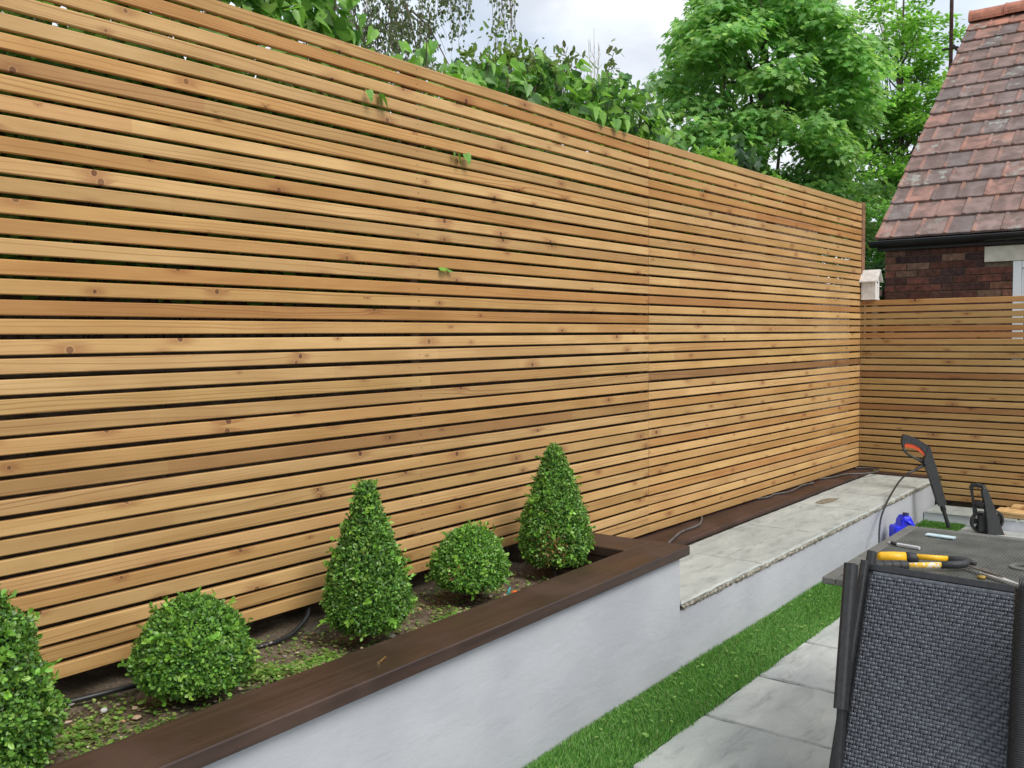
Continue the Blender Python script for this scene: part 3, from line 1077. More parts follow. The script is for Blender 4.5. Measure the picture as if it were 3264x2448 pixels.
# ------------------------------------------------------------------ stone bench, ledge and step
bn = empty('stone_bench', (6, -.5, -.34), 'long low bench of white rendered wall topped with grey stone slabs', 'bench')
nx, nz = 150, 14
mb = MB()
for j in range(nz + 1):
    for i in range(nx + 1):
        x = 3.702 + (8.235 - 3.702) * i / nx
        z = -.41 + (-.068 + .41) * j / nz
        mb.v.append((x, -.7455 + 0.0024 * math.sin(x * 2.7 + z * 5) + .0016 * math.sin(x * 8.3 - z * 7), z))
for j in range(nz):
    for i in range(nx):
        a = j * (nx + 1) + i
        mb.f.append((a, a + 1, a + nx + 2, a + nx + 1))
build('wall', mb, M['render'], bn, smooth=True)
build('core', MB().box(3.702, 8.2, -.735, -.01, -.41, -.050), M['mortar'], bn)
# rough mortar bed under the slabs
mb = MB()
n = 220
for i in range(n + 1):
    x = 3.70 + (8.225 - 3.70) * i / n
    for z, y in ((-.078, -.744), (-.072, -.754), (-.058, -.764), (-.047, -.761), (-.046, -.74)):
        mb.v.append((x, y + random.uniform(-.005, .006), z + (random.uniform(-.004, .004) if z < -.05 else 0)))
for i in range(n):
    for k in range(4):
        a = i * 5 + k
        mb.f.append((a, a + 1, a + 6, a + 5))
build('mortar_bed', mb, M['mortar'], bn)
bx = [3.702, 4.600, 5.505, 6.402, 7.03, 7.885, 8.222]
for i in range(6):
    t = (.97, .90, .93, .98, .94, 1.06)[i]
    place_slab('coping_slab', bx[i] + .003, bx[i + 1] - .003, -.762, -.245, -.035 + (.003 if i == 0 else 0), .013, .007, bn,
               (t, t, t * .98), 100 + i, tilt=(.002 if i % 2 else -.002))
build('damp_patch', MB().poly([(6.477, -.363, -.0335), (6.475, -.424, -.0335), (6.56, -.445, -.0335), (6.631, -.448, -.0335), (6.70, -.449, -.0335), (6.766, -.439, -.0335), (6.735, -.395, -.0335), (6.719, -.373, -.0335), (6.642, -.354, -.0335), (6.55, -.352, -.0335)]),
      mat_plain('damp_stain', (0.20, 0.175, 0.125), 0.7, 0.3, 40), bn)

lg = empty('ledge_board', (6, -.15, -.05), 'long dark brown stained board lying along the foot of the slats', 'ledge')
plank('board', [(3.732, -.2365), (5.9, -.2365), (5.9, .03), (3.732, .03)], -.036, -.008, M['ledge'], lg)
plank('board', [(5.903, -.238), (8.205, -.246), (8.205, -.02), (5.903, .03)], -.036, -.0085, M['ledge'], lg)
plank('board', [(8.10, -.80), (8.207, -.80), (8.221, -.2475), (8.10, -.2475)], -.034, -.020, M['ledge'], lg)

st = empty('low_step', (8.0, -2, -.34), 'low white rendered step with grey stone top below the far fence', 'step')
build('wall', MB().box(7.862, 8.215, -3.4, -.749, -.41, -.2695, .003), M['render_brightened'], st)
sy = [-3.4, -2.75, -2.05, -1.42, -.752]
for i in range(4):
    place_slab('coping_slab', 7.845, 8.205, sy[i] + .003, sy[i + 1] - .003, -.258, .011, .005, st, (.80, .82, .80), 140 + i)

# ------------------------------------------------------------------ clipped box plants


def box_plant(name, cx, cy, z0, prof, label, nleaf, seed, cat='bush', bright=1.0, sprigs=60, brown=None):
    """prof: list of (height, radius)."""
    global rng
    root = empty(name, (cx, cy, z0), label, cat, 'clipped box plants in the planter')
    hs = np.array([p[0] for p in prof])
    rs = np.array([p[1] for p in prof])
    # sample height proportional to radius
    hh = np.linspace(hs[0], hs[-1], 400)
    rr = np.interp(hh, hs, rs)
    slope = np.gradient(rr, hh)
    wgt = (rr + .02) * np.sqrt(1 + np.minimum(slope ** 2, 25))
    cdf = np.cumsum(wgt) / wgt.sum()

    def surf(n, depth_lo, depth_hi):
        h = np.interp(rng.random(n), cdf, hh)
        a = rng.random(n) * 2 * np.pi
        r = np.interp(h, hs, rs)
        sl = np.clip(np.interp(h, hh, slope), -6, 6)
        lump = 1 + .035 * np.sin(a * 3 + seed) + .035 * np.sin(a * 7 + h * 30 + seed * 2) + .035 * np.sin(h * 55 + a * 2) + .03 * np.sin(a * 13 - h * 47 + seed)
        k = rng.uniform(depth_lo, depth_hi, n)
        c, s = np.cos(a), np.sin(a)
        Nn = unit(np.stack([c, s, -sl], 1))
        base = np.stack([cx + c * r * lump, cy + s * r * lump, z0 + h], 1)
        P = base - Nn * (k[:, None])
        return P, Nn
    nleaf = int(nleaf * 1.8)
    n1 = int(nleaf * .62)
    n2 = nleaf - n1
    Pa, Na = surf(n1, -.010, .016)
    Pb, Nb = surf(n2, .016, .060)
    P = np.concatenate([Pa, Pb])
    Nn = np.concatenate([Na, Nb])
    n = len(P)
    D = unit(Nn * rng.uniform(.1, .9, (n, 1)) + rand_dir(n) * .85 + np.array([0, 0, .22]))
    NN = unit(Nn * .8 + rand_dir(n) * .7 + np.array([0, 0, .35]))
    S = rng.uniform(.0092, .0158, n)
    pal = [(.100, .235, .035), (.120, .265, .040), (.145, .305, .045), (.080, .195, .036), (.175, .345, .052), (.066, .155, .036), (.21, .385, .07)]
    C = pick_cols(n, pal, .16) * bright
    if brown is not None:
        bx_, by_, bz_, br_ = brown
        dd = np.linalg.norm(P - np.array([bx_, by_, bz_]), axis=1)
        mk = (dd < br_ * rng.uniform(.4, 1.1, n)) & (rng.random(n) < .45)
        C[mk] = pick_cols(int(mk.sum()), [(.26, .15, .06), (.32, .19, .07), (.20, .13, .06)], .15)
    # new shoots: small whorls of bigger, lighter leaves
    Ps, Ns = surf(sprigs, -.014, -.002)
    k = 9
    PP = np.repeat(Ps, k, 0) + np.repeat(Ns, k, 0) * (np.tile(np.linspace(-.012, .016, k), sprigs) * np.repeat(rng.uniform(.6, 1.9, sprigs), k))[:, None]
    DD = unit(np.repeat(Ns, k, 0) * .75 + rand_dir(sprigs * k) * .8 + np.array([0, 0, .15]))
    NV = unit(np.repeat(Ns, k, 0) + rand_dir(sprigs * k) * .6 + np.array([0, 0, .4]))
    SS = rng.uniform(.013, .022, sprigs * k)
    cs = np.repeat(pick_cols(sprigs, [(.20, .40, .05), (.17, .36, .05), (.25, .44, .07), (.14, .30, .045)], .12), k, 0)
    CC = cs * (1 + rng.normal(0, .08, (sprigs * k, 1)))
    leaves('foliage', np.concatenate([P, PP]), np.concatenate([D, DD]), np.concatenate([NN, NV]), np.concatenate([S, SS]), T_BOX, np.concatenate([C, CC]), M['boxleaf'], root, wid=rng.uniform(.85, 1.2, n + sprigs * k))
    # woody inside
    mb = MB()
    top = hs[-1]
    mb.tube([(cx, cy, z0 - .03), (cx + .004, cy, z0 + top * .5), (cx, cy, z0 + top * .92)], [.011, .008, .003], 6)
    for i in range(90):
        h = random.uniform(.04, top * .9)
        a = random.uniform(0, 6.283)
        r = float(np.interp(h, hs, rs)) * random.uniform(.72, .92)
        h2 = min(top * .96, h + random.uniform(-.01, .06))
        mb.tube([(cx, cy, z0 + h * .7), (cx + math.cos(a) * r * .6, cy + math.sin(a) * r * .6, z0 + h * .9), (cx + math.cos(a) * r, cy + math.sin(a) * r, z0 + h2)], [.004, .0025, .0012], 4, cap=False)
    build('stem', mb, M['twig'], root)
    return root


def ball(rx, hz, flat=.04):
    prof = [(0, .74), (.08, .90), (.18, .98), (.30, 1.0), (.45, .965), (.60, .87), (.74, .72), (.86, .52), (.94, .32), (1.0, .05)]
    return [(flat + hz * a, rx * r) for a, r in prof]


box_plant('box_cone', .950, -.335, .085, [(.02, .08), (.06, .115), (.12, .138), (.175, .145), (.205, .135), (.245, .118), (.29, .104), (.36, .094), (.40, .082), (.43, .045), (.47, .025), (.485, .008)],
          'clipped green bush cut off by the left edge of the photo', 12000, 3, sprigs=90, bright=.95)
box_plant('box_ball', 1.543, -.285, .075, ball(.156, .248, .080), 'largest round clipped bush, left of the tallest cone in the planter', 15000, 5, sprigs=70, bright=1.06)
box_plant('box_cone', 2.228, -.300, .082, [(.07, .095), (.10, .125), (.14, .140), (.18, .137), (.25, .122), (.32, .102), (.40, .074), (.46, .052), (.51, .036), (.545, .030), (.565, .020), (.575, .008)],
          'cone-shaped clipped bush standing between the two round bushes', 15000, 8, sprigs=75, bright=.90)
box_plant('box_ball', 2.800, -.285, .085, ball(.140, .226, .088), 'smaller round clipped bush with bits of bright plastic at its foot', 13000, 12, sprigs=60, bright=1.15, brown=(2.62, -.36, .26, .07))
box_plant('box_cone', 3.365, -.300, .075, [(.08, .11), (.11, .132), (.15, .147), (.21, .149), (.27, .138), (.36, .106), (.44, .078), (.52, .050), (.565, .032), (.59, .018), (.605, .007)],
          'cone-shaped clipped bush at the far end of the planter', 13000, 17, sprigs=70, bright=1.0, brown=(3.22, -.40, .25, .10))

# ------------------------------------------------------------------ planter litter


def scatter(n, x0, x1, y0, y1, avoid=True):
    out = []
    while len(out) < n:
        x, y = random.uniform(x0, x1), random.uniform(y0, y1)
        out.append((x, y, soil_h(x, y) + .004))
    return np.array(out)


def clumpy(n, x0, x1, y0, y1, centres):
    pts = []
    for i in range(n):
        if random.random() < .78:
            c = random.choice(centres)
            x, y = random.gauss(c[0], c[2]), random.gauss(c[1], c[2] * .6)
        else:
            x, y = random.uniform(x0, x1), random.uniform(y0, y1)
        x = min(max(x, x0), x1)
        y = min(max(y, y0), y1)
        pts.append((x, y, soil_h(x, y) + random.uniform(.005, .013)))
    return np.array(pts)


cent = [(1.12, -.52, .06), (1.22, -.50, .07), (1.30, -.40, .07), (1.22, -.22, .06), (1.42, -.52, .05), (1.78, -.50, .06), (1.88, -.42, .06), (1.86, -.52, .05), (1.96, -.55, .04), (2.42, -.50, .06), (2.52, -.52, .05), (3.02, -.52, .05), (3.10, -.50, .05), (1.80, -.30, .05), (2.0, -.30, .05), (2.95, -.48, .05), (2.55, -.40, .05), (1.05, -.56, .04)]
n = 12000
P = clumpy(n, .9, 3.3, -.585, -.02, cent)
a = rng.random(n) * 6.283
D = np.stack([np.cos(a), np.sin(a), rng.uniform(-.1, .35, n)], 1)
NN = unit(np.array([0, 0, 1.0]) + rand_dir(n) * .5)
o = leaves('leaf_clippings', P, D, NN, rng.uniform(.009, .021, n), T_BOX, pick_cols(n, [(.24, .44, .08), (.30, .50, .11), (.19, .38, .07), (.14, .28, .06), (.40, .50, .17), (.34, .36, .14)], .15), M['leaf'], None, origin=(2, -.4, .1))
tag(stuff(o), 'bright green leaf clippings scattered over the planter soil', 'leaf litter')
n = 3800
P = clumpy(n, .9, 3.4, -.588, -.0, [(1.5, -.53, .07), (1.62, -.54, .08), (1.72, -.54, .07), (1.35, -.5, .1), (2.1, -.55, .1), (2.5, -.5, .1), (2.7, -.54, .08), (2.2, -.52, .1), (3.0, -.45, .1), (3.2, -.5, .1), (2.6, -.56, .06)])
P[:, 2] += .002
a = rng.random(n) * 6.283
D = np.stack([np.cos(a), np.sin(a), rng.uniform(-.15, .3, n)], 1)
NN = unit(np.array([0, 0, 1.0]) + rand_dir(n) * .6)
o = leaves('bark_chips', P, D, NN, rng.uniform(.008, .030, n) * rng.uniform(.5, 1, n), T_SMALL, pick_cols(n, [(.30, .22, .14), (.22, .155, .105), (.42, .32, .22), (.52, .42, .30), (.12, .09, .065), (.36, .20, .10), (.27, .23, .19)], .18), M['litter'], None, wid=rng.uniform(.5, 1.2, n), origin=(2, -.4, .1))
tag(stuff(o), 'brown bark chips and dead leaves on the planter soil', 'bark litter')
# leaf bits blown onto the turf and paving
n = 110
P = np.stack([rng.uniform(2.4, 5.2, n), rng.uniform(-1.06, -.78, n), np.full(n, Z_P + .026)], 1)
a = rng.random(n) * 6.283
o = leaves('fallen_leaves', P, np.stack([np.cos(a), np.sin(a), rng.uniform(-.1, .3, n)], 1), unit(np.array([0, 0, 1.0]) + rand_dir(n) * .4), rng.uniform(.012, .030, n), T_BOX, pick_cols(n, [(.26, .46, .10), (.32, .50, .13), (.22, .40, .08)], .12), M['leaf'], None, wid=rng.uniform(.5, 1.2, n), origin=(3.5, -.9, Z_P))
tag(stuff(o), 'pale leaf clippings scattered on the artificial grass', 'leaf litter')


def lump(name, c, r, mat, label, cat, squash=.7, seed=0, group=None):
    rr = random.Random(seed)
    mb = MB()
    nu, nv = 10, 6
    for j in range(nv + 1):
        ph = -math.pi / 2 + math.pi * j / nv
        for i in range(nu):
            th = 2 * math.pi * i / nu
            k = r * (1 + rr.uniform(-.12, .12))
            mb.v.append((c[0] + k * math.cos(ph) * math.cos(th), c[1] + k * math.cos(ph) * math.sin(th) * .85, c[2] + k * squash * math.sin(ph)))
    for j in range(nv):
        for i in range(nu):
            a, b = j * nu + i, j * nu + (i + 1) % nu
            mb.f.append((a, b, b + nu, a + nu))
    o = build(name, mb, mat, None, smooth=True)
    return tag(o, label, cat, group)


lump('pebble', (1.327, -.165, .108), .0105, M['pebble'], 'small white pebble on the soil near the largest round bush', 'pebble', seed=2)
lump('pebble', (1.30, -.03, .105), .012, mat_plain('grey_stone', (.30, .28, .27), .8), 'grey pebble in the shade behind the black garden pipe', 'pebble', seed=4)
lump('pebble', (1.36, -.28, .106), .014, mat_plain('buff_stone', (.42, .30, .20), .8), 'flat buff stone lying among clippings in the planter', 'stone', .4, seed=5)

# plastic bits by the smaller ball
o = build('plastic_peg', MB().sweep([(2.852, -.437, .100), (2.848, -.437, .128), (2.856, -.437, .156), (2.866, -.437, .166)], .020, .006, (.6, -.8, 0)), M['teal'])
tag(o, 'teal plastic peg standing in the soil by the smaller round bush', 'plastic peg')
mb = MB().box(2.876, 2.902, -.450, -.435, .098, .150, .004).box(2.896, 2.926, -.452, -.435, .098, .120, .004)
tag(build('plastic_toy', mb, M['toyorange']), 'orange plastic piece next to the teal peg in the soil', 'plastic piece')
mb = MB().box(2.955, 2.985, -.455, -.438, .10, .134, .004)
tag(build('plastic_toy', mb, M['toyorange']), 'tiny orange plastic piece alone by the capping board edge', 'plastic piece')

# screw left on the capping
mb = MB()
A, B = Vector((1.845, -.752, ZC + .0035)), Vector((1.900, -.727, ZC + .0025))
mb.tube([A, A + (B - A) * .08, A + (B - A) * .82, B], [.0026, .0026, .0023, .0004], 8)
dd = (B - A).normalized()
mb.tube([A - dd * .001, A + dd * .004], [.0052, .0028], 10)
for i in range(14):
    c = A + (B - A) * (.28 + .042 * i)
    mb.tube([c - dd * .0007, c + dd * .0007], .0031, 8)
tag(build('screw', mb, M['brass'], smooth=False), 'brass screw lying loose on the dark brown capping', 'screw')

# garden pipe in the planter


def smooth_path(pts, sub=8):
    P = [Vector(p) for p in pts]
    out = []
    for i in range(len(P) - 1):
        p0, p1, p2, p3 = P[max(i - 1, 0)], P[i], P[i + 1], P[min(i + 2, len(P) - 1)]
        for k in range(sub):
            t = k / sub
            out.append(.5 * ((2 * p1) + (p2 - p0) * t + (2 * p0 - 5 * p1 + 4 * p2 - p3) * t * t + (3 * p1 - p0 - 3 * p2 + p3) * t ** 3))
    out.append(P[-1])
    return out


path = smooth_path([(.8, .0, .11), (1.05, -.02, .110), (1.262, -.025, .110), (1.47, -.065, .112), (1.70, -.08, .108), (1.90, -.06, .106), (2.00, -.075, .108), (2.08, -.060, .112), (2.15, -.03, .125), (2.20, -.005, .145), (2.24, .04, .17)])
tag(build('garden_pipe', MB().tube(path, .0085, 10), M['hose'], smooth=True), 'black plastic pipe curving across the soil behind the bushes', 'pipe')

# cables on the ledge
path = smooth_path([(4.60, -.205, -.002), (4.70, -.180, .001), (4.90, -.130, .001), (5.08, -.126, .001), (5.20, -.105, .001), (5.36, -.035, .001), (5.45, .02, .0)])
tag(build('cable', MB().tube(path, .0075, 8), M['hosegrey'], smooth=True), 'dusty grey cable lying on the ledge nearest the planter', 'cable')
path = smooth_path([(6.15, .01, .0), (6.26, -.058, .001), (6.36, -.078, .001), (6.44, -.066, .001), (6.50, -.078, .001), (6.62, -.112, .001), (6.80, -.104, .001), (6.95, -.088, .002), (7.06, -.102, .002), (7.13, -.112, .003), (7.16, -.05, .003)])
tag(build('cable', MB().tube(path, .0068, 8), M['hosegrey'], smooth=True), 'wavy grey cable on the ledge midway along the bench', 'cable')
path = smooth_path([(7.35, -.06, .0), (7.50, -.135, .001), (7.72, -.165, .001), (7.85, -.27, .0), (7.98, -.325, .002), (8.10, -.325, .003), (8.17, -.285, .004), (8.185, -.22, .002), (8.175, -.16, .001), (8.12, -.12, .001)])
tag(build('cable', MB().tube(path, .0068, 8), M['hosegrey'], smooth=True), 'cable looping over the bench end in the fence corner', 'cable')

# ------------------------------------------------------------------ bird box
bb = empty('bird_box', (8.30, -.18, 1.456), 'whitewashed wooden bird box standing on top of the lower fence', 'bird box')
BX0, BX1, BY0, BY1, BZ = 8.232, 8.342, -.238, -.128, 1.4575
xm = (BX0 + BX1) / 2
build('side_wall', MB().box(BX0, BX0 + .010, BY0 + .012, BY1, BZ, BZ + .170, .001), M['white_wood'], bb)
build('side_wall', MB().box(BX1 - .010, BX1, BY0 + .012, BY1, BZ, BZ + .170, .001), M['white_wood'], bb)
pent = [(BX0, BY0, BZ), (BX1, BY0, BZ), (BX1, BY0, BZ + .170), (xm, BY0, BZ + .238), (BX0, BY0, BZ + .170)]
build('front', MB().prism(pent, (0, .011, 0)), M['white_wood'], bb)
build('back', MB().prism([(x, BY1 - .002, z) for x, y, z in pent], (0, .010, 0)), M['white_wood'], bb)
build('floor', MB().box(BX0 - .003, BX1 + .003, BY0 - .004, BY1 + .010, BZ - .001, BZ + .008, .001), M['white_wood'], bb)
for s in (-1, 1):
    ex = xm + s * .078
    ez = BZ + .150
    q = [(xm, BZ + .248), (ex, ez), (ex, ez + .010), (xm, BZ + .260)]
    build('roof_board', MB().prism([(x, BY0 - .026, z) for x, z in q], (0, .158, 0)), M['white_wood'], bb)
build('entrance_hole', MB().tube([(xm, BY0 - .0012, BZ + .150), (xm, BY0 + .004, BZ + .150)], .0135, 14), M['black_paint'], bb)
build('perch', MB().tube([(xm, BY0 - .032, BZ + .112), (xm, BY0 + .006, BZ + .109)], .0042, 8), M['white_wood'], bb)

# ------------------------------------------------------------------ house
hs_ = empty('brick_house', (10.25, -1.5, -.4), 'red brick house with clay tiled roof and black gutter behind the far fence', 'house')
HX, HY0, HY1 = 10.25, .266, -4.6
wallo = build('wall', MB().prism([(10.262, HY0 - .002, -.4), (18.6, HY0 - .002, -.4), (18.6, HY0 - .002, 2.05), (14.45, HY0 - .002, 5.34), (10.262, HY0 - .002, 2.05)], (0, HY1 - HY0, 0)), M['wallmortar'], hs_)
brick_tones = [(.115, .048, .036), (.15, .06, .043), (.095, .045, .038), (.18, .072, .05), (.13, .06, .045), (.21, .10, .065), (.075, .042, .04), (.22, .13, .09)]
bl = MB().box(0, .110, 0, .2145, 0, .0655, .003).mesh('brick')
bl.materials.append(M['brick'])
bh = MB().box(0, .110, 0, .1025, 0, .0655, .003).mesh('brick')
bh.materials.append(M['brick'])
WIN_Y, WIN_TOP, LIN_Y = -.950, 1.868, -.694
for r in range(17):
    z = .845 + r * .0755
    y = HY0
    first = True
    while y > -1.5:
        header = (first and r % 2 == 0)
        w = .1025 if header else .2145
        yb = y - w
        first = False
        stop = LIN_Y if z + .07 > WIN_TOP else WIN_Y
        wfull = w
        if y < stop + .03:
            break
        if yb < stop:
            w = y - stop - .004
            yb = y - w
        if w > .02:
            t = random.choice(brick_tones)
            if z > 1.5 and z < 1.75 and y > .0 and random.random() < .3:
                t = random.choice([(.26, .19, .14), (.22, .13, .09)])
            q = random.uniform(.62, .98)
            inst('brick', bh if header else bl, Matrix.Translation((HX + random.uniform(-.0015, .0015), yb, z)) @ Matrix.Diagonal((1, w / wfull, 1, 1)), wallo, (t[0] * q, t[1] * q, t[2] * q, 1))
        y = yb - .0105
build('lower_brickwork', MB().box(10.251, 10.261, -4.6, .264, -.4, .842), M['brickfar'], wallo)
build('lintel', MB().box(10.238, 10.262, -2.2, LIN_Y, WIN_TOP, 2.02, .002), M['lintel'], hs_)
wf = build('window_frame', MB().box(10.244, 10.29, -1.025, WIN_Y, .6, WIN_TOP - .002, .004).box(10.244, 10.29, -2.0, -1.027, WIN_TOP - .075, WIN_TOP - .002, .004).box(10.256, 10.285, -1.047, -1.027, .6, WIN_TOP - .078, .002), M['upvc'], hs_)
build('pane', MB().box(10.270, 10.276, -2.0, -1.048, .6, WIN_TOP - .078), M['pane'], wf)
TH = math.radians(38.4)
ex, ez = 10.195, 2.168
ct, snn = math.cos(TH), math.sin(TH)
slope_v = Vector((ct, 0, snn))
norm_v = Vector((-snn, 0, ct))
RL = 5.43
E0 = Vector((ex, .352, ez))
roof = MB()
roof.prism([Vector((ex, .335, ez)) + norm_v * -.075, Vector((ex, .335, ez)) + slope_v * RL + norm_v * -.075, Vector((ex, .335, ez)) + slope_v * RL + norm_v * -.03, Vector((ex, .335, ez)) + norm_v * -.03], (0, -4.95, 0))
rb = Vector((ex + 2 * RL * ct, .335, ez))
sl2 = Vector((-ct, 0, snn))
n2 = Vector((snn, 0, ct))
roof.prism([rb, rb + sl2 * RL, rb + sl2 * RL - n2 * .05, rb - n2 * .05], (0, -4.95, 0))
roofo = build('roof', roof, M['under'], hs_)


def tile_mesh(w, L):
    """x up the slope, y across, z out of the roof; side rib, soft front edge."""
    prof = [(0.0, .026), (.004, .034), (.030, .034), (.040, .024), (w * .55, .0265), (w - .003, .024)]
    mb = MB()
    for xx, dz, dr in ((0, -.004, .0), (.006, 0, 0), (L, 0, 0)):
        mb.v += [(xx, y, z + dz) for y, z in prof]
        mb.v += [(xx, y, 0.001) for y, z in prof]
    m = len(prof)
    for i in range(2):
        for k in range(m - 1):
            a = i * 2 * m + k
            mb.f.append((a, a + 1, a + 2 * m + 1, a + 2 * m))
            a += m
            mb.f.append((a, a + 2 * m, a + 2 * m + 1, a + 1))
        a = i * 2 * m
        mb.f.append((a, a + 2 * m, a + 3 * m, a + m))
        a = i * 2 * m + m - 1
        mb.f.append((a, a + m, a + 3 * m, a + 2 * m))
    mb.f.append(tuple(range(0, m)) + tuple(range(2 * m - 1, m - 1, -1)))
    b = 4 * m
    mb.f.append(tuple(range(b, b + m))[::-1] + tuple(range(b + m, b + 2 * m)))
    me = mb.mesh('roof_tile')
    me.materials.append(M['tile'])
    return me


TW, GA = .262, .338
tfull, thalf = tile_mesh(TW, .41), tile_mesh(TW * .56, .41)
tile_tones = [(.27, .175, .152), (.23, .162, .146), (.30, .182, .152), (.21, .158, .146), (.26, .182, .162), (.34, .185, .145), (.20, .158, .148), (.18, .15, .144)]
for r in range(16):
    y = .352
    half = r % 2 == 0
    c = 0
    while y > -4.4:
        first_half = (c == 0 and half)
        w = TW * .56 if first_half else TW
        base = Vector((ex, 0, ez)) + slope_v * (r * GA - .015)
        tilt = .0265 / .36
        ux = (slope_v - norm_v * tilt).normalized()
        uz = ux.cross(Vector((0, -1, 0)))
        if uz.dot(norm_v) < 0:
            uz = -uz
        pos = base + norm_v * (random.uniform(-.002, .003) - .002)
        Mx = Matrix(((ux.x, 0, uz.x, pos.x), (ux.y, -1, uz.y, y), (ux.z, 0, uz.z, pos.z), (0, 0, 0, 1)))
        Mx = Mx @ Matrix.Rotation(random.uniform(-.006, .006), 4, 'Z')
        t = random.choice(tile_tones)
        if r == 15 or (r == 14 and random.random() < .3):
            t = (.40, .18, .125)
        q = random.uniform(.88, 1.15)
        inst('roof_tile', thalf if first_half else tfull, Mx, roofo, (t[0] * q, t[1] * q, t[2] * q, 1))
        y -= w
        c += 1
# ridge
ridge_c = Vector((ex, 0, ez)) + slope_v * (RL - .02)
rt = MB()
L, R0, seg = .455, .135, 12
for xx, rr in ((0, R0 * 1.05), (.03, R0 * 1.05), (.034, R0), (L, R0)):
    for k in range(seg + 1):
        a = math.radians(-18) + math.radians(216) * k / seg
        rt.v.append((-rr * math.cos(a), -xx, rr * math.sin(a)))
for i in range(3):
    for k in range(seg):
        a = i * (seg + 1) + k
        rt.f.append((a, a + 1, a + seg + 2, a + seg + 1))
rt.f.append(tuple(range(seg + 1)))
rtm = rt.mesh('ridge_tile')
rtm.materials.append(M['ridge'])
y = .36
for i in range(10):
    inst('ridge_tile', rtm, Matrix.Translation((ridge_c.x, y, ridge_c.z + .005 + random.uniform(-.006, .006))) @ Matrix.Rotation(random.uniform(-.01, .01), 4, 'Z'), roofo)
    y -= .447
# gutter, fascia, soffit, bargeboard
gb = MB()
gx, gz, gr = 10.150, 2.128, .060
for y in (.392, -4.6):
    for k in range(11):
        a = math.pi + math.pi * k / 10
        gb.v.append((gx + gr * math.cos(a), y, gz + gr * math.sin(a)))
for k in range(10):
    gb.f.append((k, k + 1, k + 12, k + 11))
gb.f.append(tuple(range(11)))
gb.tube([(gx - gr, .392, gz), (gx - gr, -4.6, gz)], .006, 6)
gut = build('gutter', gb, M['black_pvc'], hs_, smooth=False)
for y in (.30, -.1, -.9, -1.7):
    b2 = MB()
    for yy in (y - .012, y + .012):
        for k in range(11):
            a = math.pi + math.pi * k / 10
            b2.v.append((gx + (gr + .004) * math.cos(a), yy, gz + (gr + .004) * math.sin(a)))
    for k in range(10):
        b2.f.append((k, k + 1, k + 12, k + 11))
    build('bracket', b2, M['black_pvc'], gut)
build('fascia', MB().box(10.205, 10.225, -4.6, .34, 2.035, 2.145, .002), M['black_paint'], hs_)
build('soffit', MB().box(10.2255, 10.262, -4.6, .34, 2.035, 2.045), M['black_paint'], hs_)
vb = Vector((ex, .338, ez))
build('bargeboard', MB().prism([vb + norm_v * -.001 + slope_v * .02, vb + slope_v * RL + norm_v * -.001, vb + slope_v * RL - norm_v * .10, vb - norm_v * .10 + slope_v * .05], (0, -.025, 0)), M['black_paint'], hs_)

mast = empty('aerial_mast', (13.3, .42, 3.2), 'thin rusty aerial pole rising beside the tiled roof edge', 'pole')
build('pole', MB().tube([(13.5, .392, 3.4), (13.5, .392, 4.72)], .030, 10).tube([(13.5, .392, 4.7), (13.51, .396, 9.5)], .024, 10), M['rust'], mast, smooth=True)
build('bracket', MB().box(13.48, 13.52, .30, .50, 4.93, 4.955, .003).box(13.40, 13.60, .33, .352, 4.92, 4.965, .003), M['black_paint'], mast)

# ------------------------------------------------------------------ trees and hedge
LD = Vector((0, 0, -1))


def limb_tree(mb, base, tips, r0, wob=.15, seg=6):
    for t in tips:
        b = Vector(base)
        t = Vector(t)
        n = 5
        pts, rad = [], []
        for i in range(n + 1):
            k = i / n
            p = b.lerp(t, k)
            p += Vector((random.uniform(-1, 1), random.uniform(-1, 1), random.uniform(-.4, .4))) * wob * math.sin(k * math.pi)
            p.z += (t - b).length * .08 * math.sin(k * math.pi)
            pts.append(p)
            rad.append(r0 * (1 - k * .85))
        mb.tube(pts, rad, seg, cap=False)


